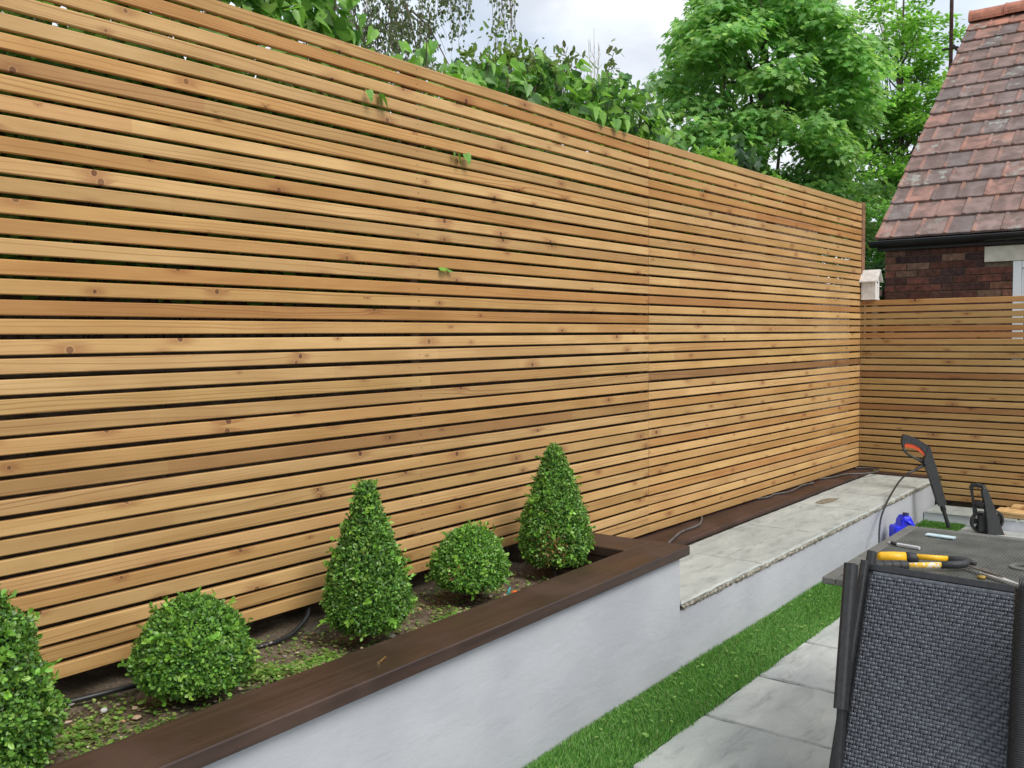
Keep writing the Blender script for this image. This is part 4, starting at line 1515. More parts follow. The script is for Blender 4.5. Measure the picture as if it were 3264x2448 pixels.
def clump_tree(name, base, clumps, label, cat, tmpl, pal, size, per, mat, trunk_r, group=None, droop=.6, spread=1.0, limbs=30, hollow=.35, barkmat='bark'):
    root = empty(name, base, label, cat, group)
    Ps, Ds, Ns, Ss, Cs = [], [], [], [], []
    for (cx, cy, cz, r, tone) in clumps:
        n = int(per * (r ** 2))
        d = rand_dir(n)
        d[:, 2] = np.where(d[:, 2] < -.35, -d[:, 2] * .6, d[:, 2])
        rad = r * rng.uniform(hollow, 1.0, (n, 1)) ** .6
        ctr = np.array([cx, cy, cz])
        P = ctr + d * rad * np.array([1, 1, .72])
        D = unit(d * np.array([1, 1, .35]) + rand_dir(n) * .45 + np.array([0, 0, -droop]))
        Nn = unit(d * .55 + rand_dir(n) * .40 + np.array([0, 0, .75]))
        Ps.append(P); Ds.append(D); Ns.append(Nn)
        Ss.append(rng.uniform(size * .7, size * 1.2, n))
        Cs.append(pick_cols(n, pal, .13) * tone)
    leaves('crown', np.concatenate(Ps), np.concatenate(Ds), np.concatenate(Ns), np.concatenate(Ss), tmpl, np.concatenate(Cs), mat, root)
    mb = MB()
    b = Vector(base)
    zt = max(c[2] for c in clumps)
    top = Vector((np.mean([c[0] for c in clumps]), np.mean([c[1] for c in clumps]), zt - .3))
    pts = [b + (top - b) * (i / 6) + Vector((random.uniform(-.06, .06), random.uniform(-.06, .06), 0)) for i in range(7)]
    mb.tube(pts, [trunk_r * (1 - .13 * i) for i in range(7)], 8)
    build('trunk', mb, M[barkmat], root, smooth=True)
    mb = MB()
    for c in random.sample(clumps, min(limbs, len(clumps))):
        z = min(c[2] - .2, b.z + (zt - b.z) * random.uniform(.25, .8))
        k = (z - b.z) / max(.1, top.z - b.z)
        limb_tree(mb, b + (top - b) * max(0.05, min(.95, k)), [(c[0], c[1], c[2])], trunk_r * .32, .12, 5)
    build('limbs', mb, M[barkmat], root, smooth=True)
    return root


# sycamore-like tree behind the fence
F3 = np.array([.7874473, .61420611, -.0517455])
R3 = np.array([.61469524, -.7887267, -.00774269])
mc = np.array([13.55, 3.05, 4.6])
clumps = []
rr = random.Random(21)
for i in range(230):
    # ellipsoid shell with lumpy outline; sideways, towards and height axes
    while True:
        a, b, c = rr.uniform(-1, 1), rr.uniform(-1, 1), rr.uniform(-1, 1)
        q = math.sqrt(a * a + b * b + c * c)
        if .55 < q < 1.0:
            break
    wside = 1.60 if c < .3 else 1.60 * (1 - .42 * (c - .3) / .7)
    if a < 0 and c > .25:
        wside *= .96
    p = mc + np.array([.6147, -.7887, 0]) * a * wside + np.array([.788, .615, 0]) * b * 1.35 + np.array([0, 0, 1]) * c * 2.35
    clumps.append((p[0], p[1], p[2], rr.uniform(.26, .50), rr.uniform(.85, 1.15)))
for i in range(34):
    p = mc + np.array([.6147, -.7887, 0]) * rr.uniform(-1.3, 1.35) + np.array([.788, .615, 0]) * rr.uniform(-.9, .9) + np.array([0, 0, 1]) * rr.uniform(-2.2, -1.1)
    clumps.append((p[0], p[1], p[2], rr.uniform(.30, .45), rr.uniform(.8, 1.1)))
clump_tree('broad_tree', (13.6, 3.1, -.4), clumps, 'large broad-leaved tree with drooping lobed leaves behind the fence', 'tree', T_MAPLE,
           [(.25, .48, .15), (.28, .52, .16), (.31, .56, .16), (.22, .44, .14), (.38, .61, .16), (.27, .50, .18)], .102, 900, M['leaf'], .13, droop=.75, limbs=26)

pc = np.array([25.4, 4.35, 5.9])
clumps = []
for i in range(330):
    while True:
        a, b, c = rr.uniform(-1, 1), rr.uniform(-1, 1), rr.uniform(-1, 1)
        q = math.sqrt(a * a + b * b + c * c)
        if .25 < q < 1.0:
            break
    ws = 2.05 if c < 0 else 2.05 * (1 - .28 * c * c)
    p = pc + np.array([.6147, -.7887, 0]) * (a * ws + .02) + np.array([.788, .615, 0]) * b * 1.7 + np.array([0, 0, 1]) * c * 4.6
    clumps.append((p[0], p[1], p[2], rr.uniform(.22, .50), rr.uniform(.85, 1.2)))
clump_tree('pale_tree', (25.4, 4.35, -.4), clumps, 'lighter yellow-green tree showing between the broad tree and the roof', 'tree', T_BOX,
           [(.27, .51, .10), (.31, .55, .115), (.24, .47, .09), (.36, .60, .15), (.21, .42, .09)], .135, 800, M['paleleaf'], .09, droop=.15, limbs=150, hollow=.2, barkmat='bark')
# darker bush low behind the corner
clumps = []
for i in range(120):
    a, b, c = rr.uniform(-1, 1), rr.uniform(-1, 1), rr.random()
    p = np.array([15.6, 2.25, .3]) + np.array([.6147, -.7887, 0]) * (a * 1.0) + np.array([.788, .615, 0]) * b * .6 + np.array([0, 0, 1]) * c * 3.0
    clumps.append((p[0], p[1], p[2], rr.uniform(.22, .40), rr.uniform(.8, 1.1)))
clump_tree('leafy_bush', (15.6, 2.25, -.4), clumps, 'mid green leafy bush seen behind the corner post above the bird box', 'bush', T_BOX,
           [(.18, .42, .09), (.22, .47, .10), (.15, .36, .08), (.27, .52, .11)], .085, 1500, M['leaf'], .06, droop=.3, limbs=40)

clumps = []
for i in range(90):
    a, b, c = rr.uniform(-1, 1), rr.uniform(-1, 1), rr.random()
    p = np.array([12.2, 1.30, -.1]) + np.array([.6147, -.7887, 0]) * (a * .75) + np.array([.788, .615, 0]) * b * .45 + np.array([0, 0, 1]) * c * 2.1
    clumps.append((p[0], p[1], p[2], rr.uniform(.20, .34), rr.uniform(.7, 1.0)))
clump_tree('leafy_bush', (12.2, 1.30, -.4), clumps, 'low dark green bush filling the gap between bird box and brick house', 'bush', T_BOX,
           [(.08, .20, .06), (.10, .24, .065), (.07, .17, .06)], .07, 2200, M['leaf'], .05, droop=.3, limbs=20)

# birch: hanging strands
bt = empty('birch_tree', (8.6, 6.6, -.4), 'birch with thin hanging twigs of small leaves against the sky', 'tree')
mb = MB()
mb.tube([(8.35, 6.9, -.4), (8.4, 6.8, 2), (8.3, 6.9, 4.5), (8.5, 6.6, 7.5)], [.10, .09, .07, .04], 8)
build('trunk', mb, M['bark'], bt, smooth=True)
mb = MB()
P, D, Nn, S = [], [], [], []


def strand(x, y, z, L, nl, dense=1.0):
    pts = []
    vx, vy = random.uniform(-.12, .12), random.uniform(-.12, .12)
    n = 7
    for i in range(n + 1):
        k = i / n
        pts.append((x + vx * L * k + .03 * math.sin(k * 7 + x * 9), y + vy * L * k + .03 * math.cos(k * 6 + y * 5), z - L * k))
    mb.tube(pts, [.0042 * (1 - .7 * i / n) + .001 for i in range(n + 1)], 4, cap=False)
    for i in range(nl):
        k = random.random() ** .8
        j = min(n - 1, int(k * n))
        t = k * n - j
        p = Vector(pts[j]).lerp(Vector(pts[j + 1]), t)
        P.append((p.x + random.gauss(0, .035), p.y + random.gauss(0, .035), p.z + random.gauss(0, .03)))
        D.append((random.gauss(0, .6), random.gauss(0, .6), -1))
        Nn.append((random.gauss(0, 1), random.gauss(0, 1), random.gauss(0, .6)))
        S.append(random.uniform(.04, .072))


def bp(u, v, d):
    """World point on the pixel ray (photo pixels) at depth d, used only to seed the birch."""
    q = F3 + R3 * (u - 1632) / 2954.56 - np.array([.04556867, .02571075, .99863029]) * (v - 1224) / 2954.56
    return np.array([0, -2.68963833, 1.16843734]) + q * d


def U3(a, c, b):
    """Birch frame: a metres to the side, c up, b in depth about its crown."""
    return (8.75 + .6147 * a + .788 * b, 6.0 - .7887 * a + .615 * b, 4.9 + c)


for i in range(95):
    a = random.uniform(-.95, .45)
    p = U3(a, random.uniform(.2, 1.1), random.uniform(-.6, .6))
    strand(*p, random.uniform(.7, 1.4), random.randint(30, 52))
for i in range(26):
    a = random.uniform(.45, 1.0)
    p = U3(a, random.uniform(.7, 1.2), random.uniform(-.3, .3))
    strand(*p, random.uniform(.5, .95), random.randint(14, 26))
for i in range(9):
    p = U3(1.35 + random.uniform(-.16, .18), 1.0, random.uniform(-.1, .1))
    strand(*p, random.uniform(.7, 1.25), random.randint(16, 28))
for i in range(3):
    p = U3(1.52 + random.uniform(-.06, .06), .6, random.uniform(-.1, .1))
    strand(*p, random.uniform(.9, 1.2), 16)
for i in range(12):
    a0 = random.uniform(-.9, .3)
    p0 = U3(a0, random.uniform(.3, 1.0), random.uniform(-.3, .3))
    p1 = U3(a0 + random.uniform(.3, .7), random.uniform(-.5, .3), random.uniform(-.3, .3))
    m_ = Vector(p0).lerp(Vector(p1), .5) + Vector((0, 0, .12))
    mb.tube([p0, m_, p1], [.016, .012, .006], 5, cap=False)
build('hanging_twigs', mb, M['twig'], bt)
P, D, Nn, S = np.array(P), np.array(D), np.array(Nn), np.array(S)
leaves('crown', P, D, Nn, S, T_SMALL, pick_cols(len(P), [(.13, .19, .09), (.16, .22, .10), (.11, .16, .08), (.20, .25, .12)], .15), M['leaf'], bt)

# ivy: individual big leaves plus the mass behind
ivy_me = []
for k in range(3):
    mbv = MB()
    w = (.86, 1.0, .74)[k]
    mbv.v = [(x, y * w, z * (1 + .4 * k)) for x, y, z in T_IVY[0]]
    mbv.f = list(T_IVY[1])
    m_ = mbv.mesh('leaf')
    m_.materials.append(M['leafpiece'])
    ivy_me.append(m_)


def leaf_obj(root, p, d, n, s, col):
    d = Vector(d).normalized()
    n = Vector(n)
    n = (n - d * n.dot(d)).normalized()
    b = n.cross(d)
    Mx = Matrix(((d.x * s, b.x * s, n.x * s, p[0]), (d.y * s, b.y * s, n.y * s, p[1]), (d.z * s, b.z * s, n.z * s, p[2]), (0, 0, 0, 1)))
    return inst('leaf', random.choice(ivy_me), Mx, root, (*col, 1))


IVY_PAL = [(.18, .38, .06), (.22, .44, .08), (.14, .32, .06), (.27, .48, .11), (.11, .25, .06), (.20, .41, .065)]
IVY_DARK = [(.035, .085, .040), (.05, .12, .05), (.06, .15, .045), (.045, .10, .055), (.08, .18, .05)]


def ivy_top_left(x):
    return float(np.interp(x, [0, 2.58, 2.66, 2.80, 2.92, 2.98], [2.72, 2.70, 2.43, 2.40, 2.36, 2.32])) + .02 * math.sin(x * 31)


def ivy_top_right(x):
    return float(np.interp(x, [3.15, 3.3, 3.5, 3.62, 3.85, 4.0, 4.15, 4.3, 4.45, 4.65, 4.8, 4.95, 5.08, 5.25, 5.45, 5.7],
                           [2.34, 2.42, 2.54, 2.58, 2.58, 2.64, 2.72, 2.65, 2.66, 2.72, 2.76, 2.72, 2.64, 2.50, 2.42, 2.33])) + .025 * math.sin(x * 27)


def ivy_plant(root, x0, x1, topf, y0, y1, nbig, nmass, zlow, palbig, palmass, front):
    for i in range(nbig):
        x = random.uniform(x0, x1)
        t = topf(x)
        lo = max(2.27, t - .36)
        if t < lo + .02:
            t = lo + .03
        z = lo + (t - lo) * random.random() ** .9
        y = random.uniform(y0, y0 + front)
        s = random.uniform(.045, .082)
        p = (x, y, z)
        d = (random.gauss(.1, .55), random.gauss(-.35, .45), random.gauss(-.75, .35))
        n = (random.gauss(-.2, .45), random.gauss(-.9, .35), random.gauss(.55, .35))
        c = random.choice(palbig)
        q = random.uniform(.85, 1.15)
        leaf_obj(root, p, d, n, s, (c[0] * q, c[1] * q, c[2] * q))
    xs_ = rng.uniform(x0, x1, nmass)
    tops = np.array([topf(x) for x in xs_])
    zz = zlow + (tops - .05 - zlow) * rng.random(nmass) ** .75
    yy = rng.uniform(y0 + .10, y1, nmass)
    P_ = np.stack([xs_, yy, zz], 1)
    D_ = unit(rand_dir(nmass) * .8 + np.array([0, -.3, -.6]))
    N_ = unit(rand_dir(nmass) * .55 + np.array([-.1, -.6, .6]))
    leaves('foliage', P_, D_, N_, rng.uniform(.035, .075, nmass), T_IVY, pick_cols(nmass, palmass, .15), M['leaf'], root)
    mb = MB()
    for i in range(40):
        x = random.uniform(x0, x1)
        mb.tube([(x, y1 - .05, zlow - .4), (x + random.uniform(-.1, .1), (y0 + y1) / 2, (zlow + topf(x)) / 2), (x + random.uniform(-.2, .2), y0 + .12, topf(x) - .08)], [.006, .004, .0015], 5, cap=False)
    return root, mb


iv = empty('ivy', (1.2, .2, 1.2), 'light green large-leaved ivy spilling over the fence top at the left', 'ivy')
_, mb = ivy_plant(iv, 1.15, 2.98, ivy_top_left, .04, .42, 150, 5600, 1.3, IVY_PAL, IVY_PAL, .16)
# upright sprig in front of the sky
for i in range(12):
    p = (3.045 + random.gauss(0, .035), .15 + random.uniform(-.05, .05), 2.28 + .018 * i)
    leaf_obj(iv, p, (random.gauss(0, .5), -.2, -.8), (random.gauss(-.4, .4), -.8, .3), random.uniform(.05, .075), random.choice(IVY_PAL))
mb.tube([(3.03, .16, 2.2), (3.045, .15, 2.35), (3.05, .15, 2.49)], [.006, .004, .002], 5)
build('stems', mb, M['twig'], iv)
iv2 = empty('ivy', (4.4, .3, 1.2), 'mixed dark and light ivy hedge rising above the middle of the fence', 'ivy')
_, mb = ivy_plant(iv2, 3.15, 5.7, ivy_top_right, .04, .5, 138, 6500, 1.45, IVY_PAL + IVY_DARK[4:], IVY_PAL + IVY_PAL + IVY_DARK[2:], .25)
for x, z in ((4.22, 2.345), (4.36, 2.335), (4.47, 2.35)):
    leaf_obj(iv2, (x, random.uniform(-.020, -.008), z), (random.gauss(.15, .3), -.12, -1), (random.gauss(-.1, .25), -1, .25), random.uniform(.055, .08), random.choice(IVY_PAL))
build('stems', mb, M['twig'], iv2)


def shrub(label, c, w, h, n, size, pal, name='shrub', d=.3, tmpl=T_BOX, wid=.8):
    root = empty(name, (c[0], c[1], 1.0), label, 'shrub')
    k = max(10, n // 14)
    Pb = np.array(c) + rng.normal(0, 1, (k, 3)) * np.array([w, d, h]) * .5
    P_ = np.repeat(Pb, 14, 0) + rng.normal(0, .028, (k * 14, 3))
    D_ = unit(rand_dir(k * 14) + np.array([0, -.1, .35]))
    N_ = unit(rand_dir(k * 14) * .7 + np.array([0, -.4, .8]))
    leaves('foliage', P_, D_, N_, rng.uniform(size * .7, size * 1.3, k * 14), tmpl, pick_cols(k * 14, pal, .14), M['leaf'], root, wid=wid)
    mb = MB()
    for p in Pb[:26]:
        mb.tube([(c[0], c[1] + .1, 1.2), ((c[0] + p[0]) / 2, (c[1] + p[1]) / 2, (1.6 + p[2]) / 2), tuple(p)], [.008, .006, .002], 5, cap=False)
    build('stems', mb, M['twig'], root)
    return root


shrub('olive green shrub with small pointed leaves above the ivy', (3.95, .5, 2.58), .22, .10, 900, .045, [(.13, .22, .04), (.16, .26, .05), (.10, .18, .04), (.20, .28, .07)])
shrub('thin shrub with pale tip standing highest of the hedge', (4.55, .55, 2.70), .14, .14, 520, .045, [(.14, .22, .06), (.20, .27, .09), (.10, .15, .06), (.16, .16, .08)])
shrub('yellow-green shrub between the ivy hedge and the broad tree', (5.65, .6, 2.50), .38, .16, 1300, .05, [(.17, .30, .05), (.12, .24, .045), (.22, .34, .06)])
shrub('bright green sprig just over the fence top by the panel joint', (6.12, .20, 2.36), .30, .07, 420, .055, [(.20, .40, .06), (.25, .46, .08), (.16, .34, .05)], d=.08)
shrub('dark leaved sprig poking above the fence right of the joint', (6.55, .25, 2.42), .22, .13, 260, .07, [(.06, .13, .06), (.08, .17, .06), (.05, .11, .055)], d=.1, wid=1.1)
shrub('small light green sprig lowest along the right part of the fence top', (7.0, .2, 2.33), .16, .05, 200, .05, [(.22, .42, .07), (.18, .36, .06)], d=.06)

gs = MB()
for i in range(3):
    x0_ = 5.55 + .03 * i
    gs.tube([(x0_, .92, 2.3), (x0_ + .01, .915, 2.85), (x0_ + .045 * (i - 1), .91, 3.22 + .1 * (i % 2))], [.004, .003, .0012], 5)
    for k in range(9):
        z = 2.9 + .035 * k
        gs.tube([(x0_ + .012 + .03 * (i - 1) * (k / 9), .914, z), (x0_ + .012 + .03 * (i - 1) * (k / 9) + random.uniform(-.03, .03), .914 + random.uniform(-.02, .02), z + .05)], [.0035, .001], 4)
tag(build('grass_stalk', gs, mat_plain('straw', (.42, .40, .33), .8)), 'dry pale grass stalks standing up against the sky', 'grass stalk')


def sprig(label, spec):
    root = empty('ivy_sprig', spec[0][0], label, 'ivy sprig', 'ivy sprigs poking through the slats')
    mb = MB()
    for (p, d, n, s, c) in spec:
        leaf_obj(root, p, d, n, s, c)
        mb.tube([(p[0], .05, p[2] + .012), (p[0], .0, p[2] + .006), p], [.0018, .0016, .0012], 5)
    build('stalk', mb, M['twig'], root)


sprig('hanging ivy leaf poking through the slats near the top', [((2.530, -.020, 2.120), (.12, -.30, -.9), (-.2, -.95, .35), .050, (.17, .38, .07)), ((2.590, -.018, 2.118), (.25, -.15, -.9), (.85, -.55, .1), .048, (.10, .25, .05)), ((2.60, -.02, 2.118), (.55, -.15, -.75), (.75, -.6, .2), .055, (.12, .30, .05))])
sprig('pair of hanging ivy leaves poking through slats mid fence', [((3.105, -.02, 1.962), (.22, -.25, -.85), (-.1, -.95, .3), .052, (.17, .38, .07)), ((3.055, -.02, 1.955), (.2, -.2, -.9), (.7, -.7, .2), .046, (.10, .26, .05)), ((3.03, -.016, 1.962), (-.1, -.2, -.7), (.4, -.8, .3), .030, (.11, .26, .05))])
sprig('thin ivy leaf lying flat in a gap above the bush tops', [((2.945, -.006, 1.453), (.9, -.25, .05), (0, -.5, .8), .050, (.20, .40, .05)), ((2.995, -.006, 1.450), (.8, -.4, -.1), (0, -.6, .8), .030, (.14, .32, .05))])

# ------------------------------------------------------------------ table with tools
TX0, TX1, TY0, TY1, TZ = 2.948, 3.948, -2.95, -1.655, .385
tb = empty('garden_table', (3.45, -2.3, Z_P), 'grey metal garden table with a perforated mesh top', 'table')
fw, ft = .042, .024
build('top_frame', MB().box(TX0, TX1, TY1 - fw, TY1, TZ - ft, TZ, .004).box(TX0, TX1, TY0, TY0 + fw, TZ - ft, TZ, .004).box(TX0, TX0 + fw, TY0 + fw + .0005, TY1 - fw - .0005, TZ - ft, TZ - .0006, .004).box(TX1 - fw, TX1, TY0 + fw + .0005, TY1 - fw - .0005, TZ - ft, TZ - .0006, .004), M['table_frame'], tb)
V_, F_ = [], []
pit, wd = .0125, .0050
mx0, mx1, my0, my1 = TX0 + fw - .004, TX1 - fw + .004, TY0 + fw - .004, TY1 - fw + .004
AR = 0.62                                        # diamonds longer along y


def clip_line(c, s):
    """x + s*AR*y = c clipped to the rectangle."""
    pts = []
    for y in (my0, my1):
        x = c - s * AR * y
        if mx0 <= x <= mx1:
            pts.append((x, y))
    for x in (mx0, mx1):
        y = (c - x) / (s * AR)
        if my0 < y < my1:
            pts.append((x, y))
    return pts[:2] if len(pts) >= 2 else None


mbm = MB()
for s, dz in ((1, 0.0), (-1, .0007)):
    cs = [x + s * AR * y for x in (mx0, mx1) for y in (my0, my1)]
    c = min(cs) + pit / 2
    while c < max(cs):
        q = clip_line(c, s)
        if q:
            (xa, ya), (xb, yb) = q
            L = math.hypot(xb - xa, yb - ya)
            if L > .005:
                nx_, ny_ = -(yb - ya) / L * wd / 2, (xb - xa) / L * wd / 2
                z1, z0 = TZ - .003 + dz, TZ - .0055 + dz
                vs = [(xa - nx_, ya - ny_, z1), (xa + nx_, ya + ny_, z1), (xb + nx_, yb + ny_, z1), (xb - nx_, yb - ny_, z1), (xa - nx_ * .6, ya - ny_ * .6, z0), (xa + nx_ * .6, ya + ny_ * .6, z0), (xb + nx_ * .6, yb + ny_ * .6, z0), (xb - nx_ * .6, yb - ny_ * .6, z0)]
                mbm.add(vs, [(0, 1, 2, 3), (4, 7, 6, 5), (0, 3, 7, 4), (1, 5, 6, 2)])
        c += pit
build('mesh_top', mbm, M['mesh'], tb)
for x in (TX0 + .13, TX1 - .10):
    for y in (TY0 + .12, TY1 - .12):
        build('leg', MB().tube([(x, y, Z_P), (x, y, TZ - ft - .001)], .019, 10), M['table_frame'], tb, smooth=True)
build('cross_rail', MB().box(TX0 + .06, TX1 - .06, -2.32, -2.29, TZ - .03, TZ - .008), M['table_frame'], tb)
RC = Vector((3.446, -2.150, TZ))
build('parasol_ring', MB().ring(RC + Vector((0, 0, .001)), (0, 0, 1), .024, .040, .008, 28), M['table_frame'], tb)

# garden shears
sh = empty('garden_shears', (3.25, -1.95, TZ), 'yellow handled garden shears lying open on the mesh table', 'shears')
zt = TZ + .020


def P3(x, y, z=zt):
    return Vector((x, y, z))


build('handle', MB().tube([P3(3.236, -1.745), P3(3.241, -1.752), P3(3.262, -1.790), P3(3.284, -1.830)], [.010, .0175, .0195, .0185], 14), M['yellow'], sh, smooth=True)
build('collar', MB().tube([P3(3.280, -1.824), P3(3.288, -1.838), P3(3.292, -1.856), P3(3.294, -1.862)], [.0195, .0205, .0165, .011], 12), M['rubber'], sh, smooth=True)
build('shaft', MB().tube([P3(3.285, -1.846, zt + .006), P3(3.326, -1.950, zt + .004)], .0098, 12, flat=.8), M['yellow'], sh, smooth=True)
build('socket', MB().tube([P3(3.325, -1.947, zt + .003), P3(3.345, -1.985, zt + .002), P3(3.345, -2.010, zt), P3(3.335, -2.030, zt - .002)], [.0115, .0125, .011, .007], 12), M['rubber'], sh, smooth=True)
build('grip', MB().tube([P3(3.085, -1.745), P3(3.095, -1.760), P3(3.13, -1.806), P3(3.165, -1.853), P3(3.170, -1.860)], [.012, .0165, .0175, .0175, .014], 14), M['rubber'], sh, smooth=True)
for k in range(4):
    c = P3(3.105 + .016 * k, -1.772 - .0215 * k)
    build('grip_rib', MB().tube([c, c + Vector((.0035, -.0047, 0))], .0184, 14), M['rubber'], sh, smooth=True)
build('shaft', MB().tube([P3(3.165, -1.855), P3(3.244, -1.948)], .0098, 12, flat=.8), M['yellow_worn'], sh, smooth=True)
build('socket', MB().tube([P3(3.242, -1.945), P3(3.275, -1.985), P3(3.302, -2.005), P3(3.325, -2.010, zt + .006)], [.0125, .0135, .012, .009], 12), M['rubber'], sh, smooth=True)


def blade(p, q, w0, w1, z, th, mat):
    p, q = Vector(p), Vector(q)
    d = (q - p).normalized()
    nn = Vector((-d.y, d.x, 0))
    m_ = p.lerp(q, .45)
    pts = [p + nn * w0 * .5, m_ + nn * w1, q + nn * .002, q - nn * .002, m_ - nn * w1 * .6, p - nn * w0 * .5]
    return MB().prism([(a.x, a.y, z) for a in pts], (0, 0, th))


build('blade', blade((3.318, -1.998, 0), (3.215, -2.135, 0), .012, .014, zt - .006, .003, M['steel_rust']), M['steel_rust'], sh)
build('blade', blade((3.262, -2.060, 0), (3.155, -2.205, 0), .013, .015, zt - .012, .003, M['steel']), M['steel'], sh)
build('pivot_nut', MB().tube([(3.222, -2.070, TZ), (3.222, -2.070, zt - .013)], .0125, 16), M['brass_nut'], sh, smooth=True)

# craft knife and bracket
kn = empty('craft_knife', (3.535, -1.75, TZ), 'silver craft knife with black collar lying on the table', 'knife')
build('body', MB().sweep([(3.536, -1.727, TZ + .006), (3.528, -1.772, TZ + .006), (3.520, -1.808, TZ + .006)], .013, .010, (0, 0, 1)), M['silver'], kn)
build('collar', MB().tube([(3.546, -1.703, TZ + .006), (3.5365, -1.726, TZ + .006)], .0066, 10), M['rubber'], kn, smooth=True)
build('tip', MB().tube([(3.556, -1.684, TZ + .006), (3.546, -1.703, TZ + .006)], [.0022, .0045], 8), M['silver'], kn, smooth=True)
o = build('metal_strip', MB().sweep([(3.789, -1.766, TZ + .004), (3.780, -1.868, TZ + .004)], .032, .006, (0, 0, 1)), M['paleblue'])
tag(o, 'pale blue metal strip lying at the far end of the table', 'metal strip')

# ------------------------------------------------------------------ chairs


def woven_panel(p00, ux, uz, W, H, nv, name, root, mat, curve=.0):
    """Herringbone weave: p00 top-left corner, ux across, uz downwards, nv outward normal."""
    p00, ux, uz, nv = Vector(p00), Vector(ux).normalized(), Vector(uz).normalized(), Vector(nv).normalized()
    nwarp, nweft = int(W / .0098), int(H / .0112)
    dw, dh = W / nwarp, H / nweft

    def under(i, j):
        q = (j - i) if j < nwarp * .52 else (-(j) - i)
        return q % 3 == 0
    V, L_, S_ = [], [], []

    def ribbon(pts, half, nrm_half, across):
        base = len(V)
        n = len(pts)
        for p in pts:
            V.append(p - across * half)
            V.append(p - across * half * .45 + nv * nrm_half)
            V.append(p + across * half * .45 + nv * nrm_half)
            V.append(p + across * half)
        for k in range(n - 1):
            for q in range(3):
                a = base + k * 4 + q
                S_.append(len(L_))
                L_.extend([a, a + 1, a + 5, a + 4])
    amp = .0034
    rj = random.Random(3)
    for i in range(nweft):
        pts = []
        wv = rj.uniform(-.0007, .0007)
        for j in range(nwarp):
            un = under(i, j)
            for fr in ((.5,) if un else (.08, .5, .92)):
                off = -amp if un else amp * (1.0 + (.25 if fr == .5 else 0)) + rj.uniform(-.0004, .0004)
                pts.append(p00 + ux * ((j + fr) * dw) + uz * ((i + .5) * dh + wv + rj.uniform(-.0003, .0003)) + nv * (off + curve * math.sin(math.pi * (j + .5) / nwarp)))
        ribbon(pts, dh * .42, .0019, uz)
    for j in range(nwarp):
        pts = []
        wv = rj.uniform(-.0005, .0005)
        for i in range(nweft):
            un = under(i, j)
            for fr in ((.12, .5, .88) if un else (.5,)):
                off = amp * (1.25 if fr == .5 else 1.0) if un else -amp * .9
                pts.append(p00 + ux * ((j + .5) * dw + wv) + uz * ((i + fr) * dh) + nv * (off + curve * math.sin(math.pi * (j + .5) / nwarp)))
        ribbon(pts, dw * .24, .0013, ux)
    V = np.array([tuple(v) for v in V])
    o = np_mesh(name, V, L_, S_, mat, None, root, WORLD_LOC[root.name], smooth=True)
    # backing so light does not leak through the weave
    return o


def wrapped_bar(root, name, a, b, r, mat, pitch=.0065, nseg=None):
    """Bar bound with cane: a tube with a ridged surface."""
    a, b = Vector(a), Vector(b)
    L = (b - a).length
    n = int(L / pitch)
    pts, rad = [], []
    for i in range(n):
        for f, k in ((.08, .90), (.5, 1.06), (.92, .90)):
            pts.append(a.lerp(b, (i + f) / n))
            rad.append(r * k)
    return build(name, MB().tube(pts, rad, 10), mat, root, smooth=True)


def folded_chair(name, loc, label, tl, ux, uz, W, H, rl=.011):
    root = empty(name, loc, label, 'chair', 'black woven folding chairs by the table')
    tl, ux, uz = Vector(tl), Vector(ux).normalized(), Vector(uz).normalized()
    nv = uz.cross(ux)
    if nv.x > 0:
        nv = -nv
    woven_panel(tl + nv * .010, ux, uz, W, H, nv, 'woven_panel', root, M['rattan'])
    # dark woven lining just behind
    q = [tl + nv * .004, tl + ux * W + nv * .004, tl + ux * W + uz * H + nv * .004, tl + uz * H + nv * .004]
    build('lining', MB().prism(q, tuple(nv * -.006)), M['rattan_dark'], root)
    wrapped_bar(root, 'edge_binding', tl + ux * .004 + nv * .006 - uz * .004, tl + ux * (W - .004) + nv * .006 - uz * .004, .0085, M['rattan'])
    wrapped_bar(root, 'edge_binding', tl - ux * .004 + uz * .0, tl - ux * .004 + uz * H, rl, M['rattan_dark'])
    wrapped_bar(root, 'edge_binding', tl + ux * (W + .004), tl + ux * (W + .004) + uz * H, .011, M['rattan_dark'])
    # top rail of the frame
    build('top_rail', MB().sweep([tl - uz * .026 - ux * .012 - nv * .008, tl - uz * .026 + ux * (W + .012) - nv * .008], .011, .022, tuple(uz)), M['chair_metal'], root)
    return root, tl, ux, uz, nv


tl = Vector((2.948, -1.812, .412))
uz = (Vector((2.712, -1.806, -.115)) - tl).normalized()
ux = Vector((.012, -1, -.0))
ux = (ux - uz * ux.dot(uz)).normalized()
ch, tl, ux, uz, nv = folded_chair('folding_chair', (2.8, -2.05, Z_P), 'black woven folding chair leaning on the near table edge', tl, ux, uz, .475, .80)
# arm: flat rounded bar hanging beside the panel
a0, a1 = Vector((2.835, -1.784, .466)), Vector((2.675, -1.810, .074))
ad = (a1 - a0)
build('armrest', MB().sweep([a0 + ad * .0, a0 + ad * .006, a0 + ad * .02, a0 + ad * .5, a1 - ad * .02, a1 - ad * .006, a1], .047, .036, tuple(ux)), M['chair_metal'], ch)
build('leg', MB().sweep([a1 - ad * .02 + Vector((.016, .002, .0)), (2.668, -1.806, -.09), (2.640, -1.806, Z_P + .004)], .030, .024, tuple(ux)), M['chair_metal'], ch)
b0 = tl - ux * .020 - uz * .038 + nv * .022
build('back_post', MB().sweep([b0, b0 + uz * .02, b0 + uz * .45, b0 + uz * .86], .027, .024, tuple(ux)), M['chair_metal'], ch)
c0 = tl - ux * .018 - uz * .080 - nv * .030
build('frame_post', MB().sweep([c0, c0 + uz * .012, c0 + uz * .20], .034, .026, tuple(ux)), M['chair_metal'], ch)
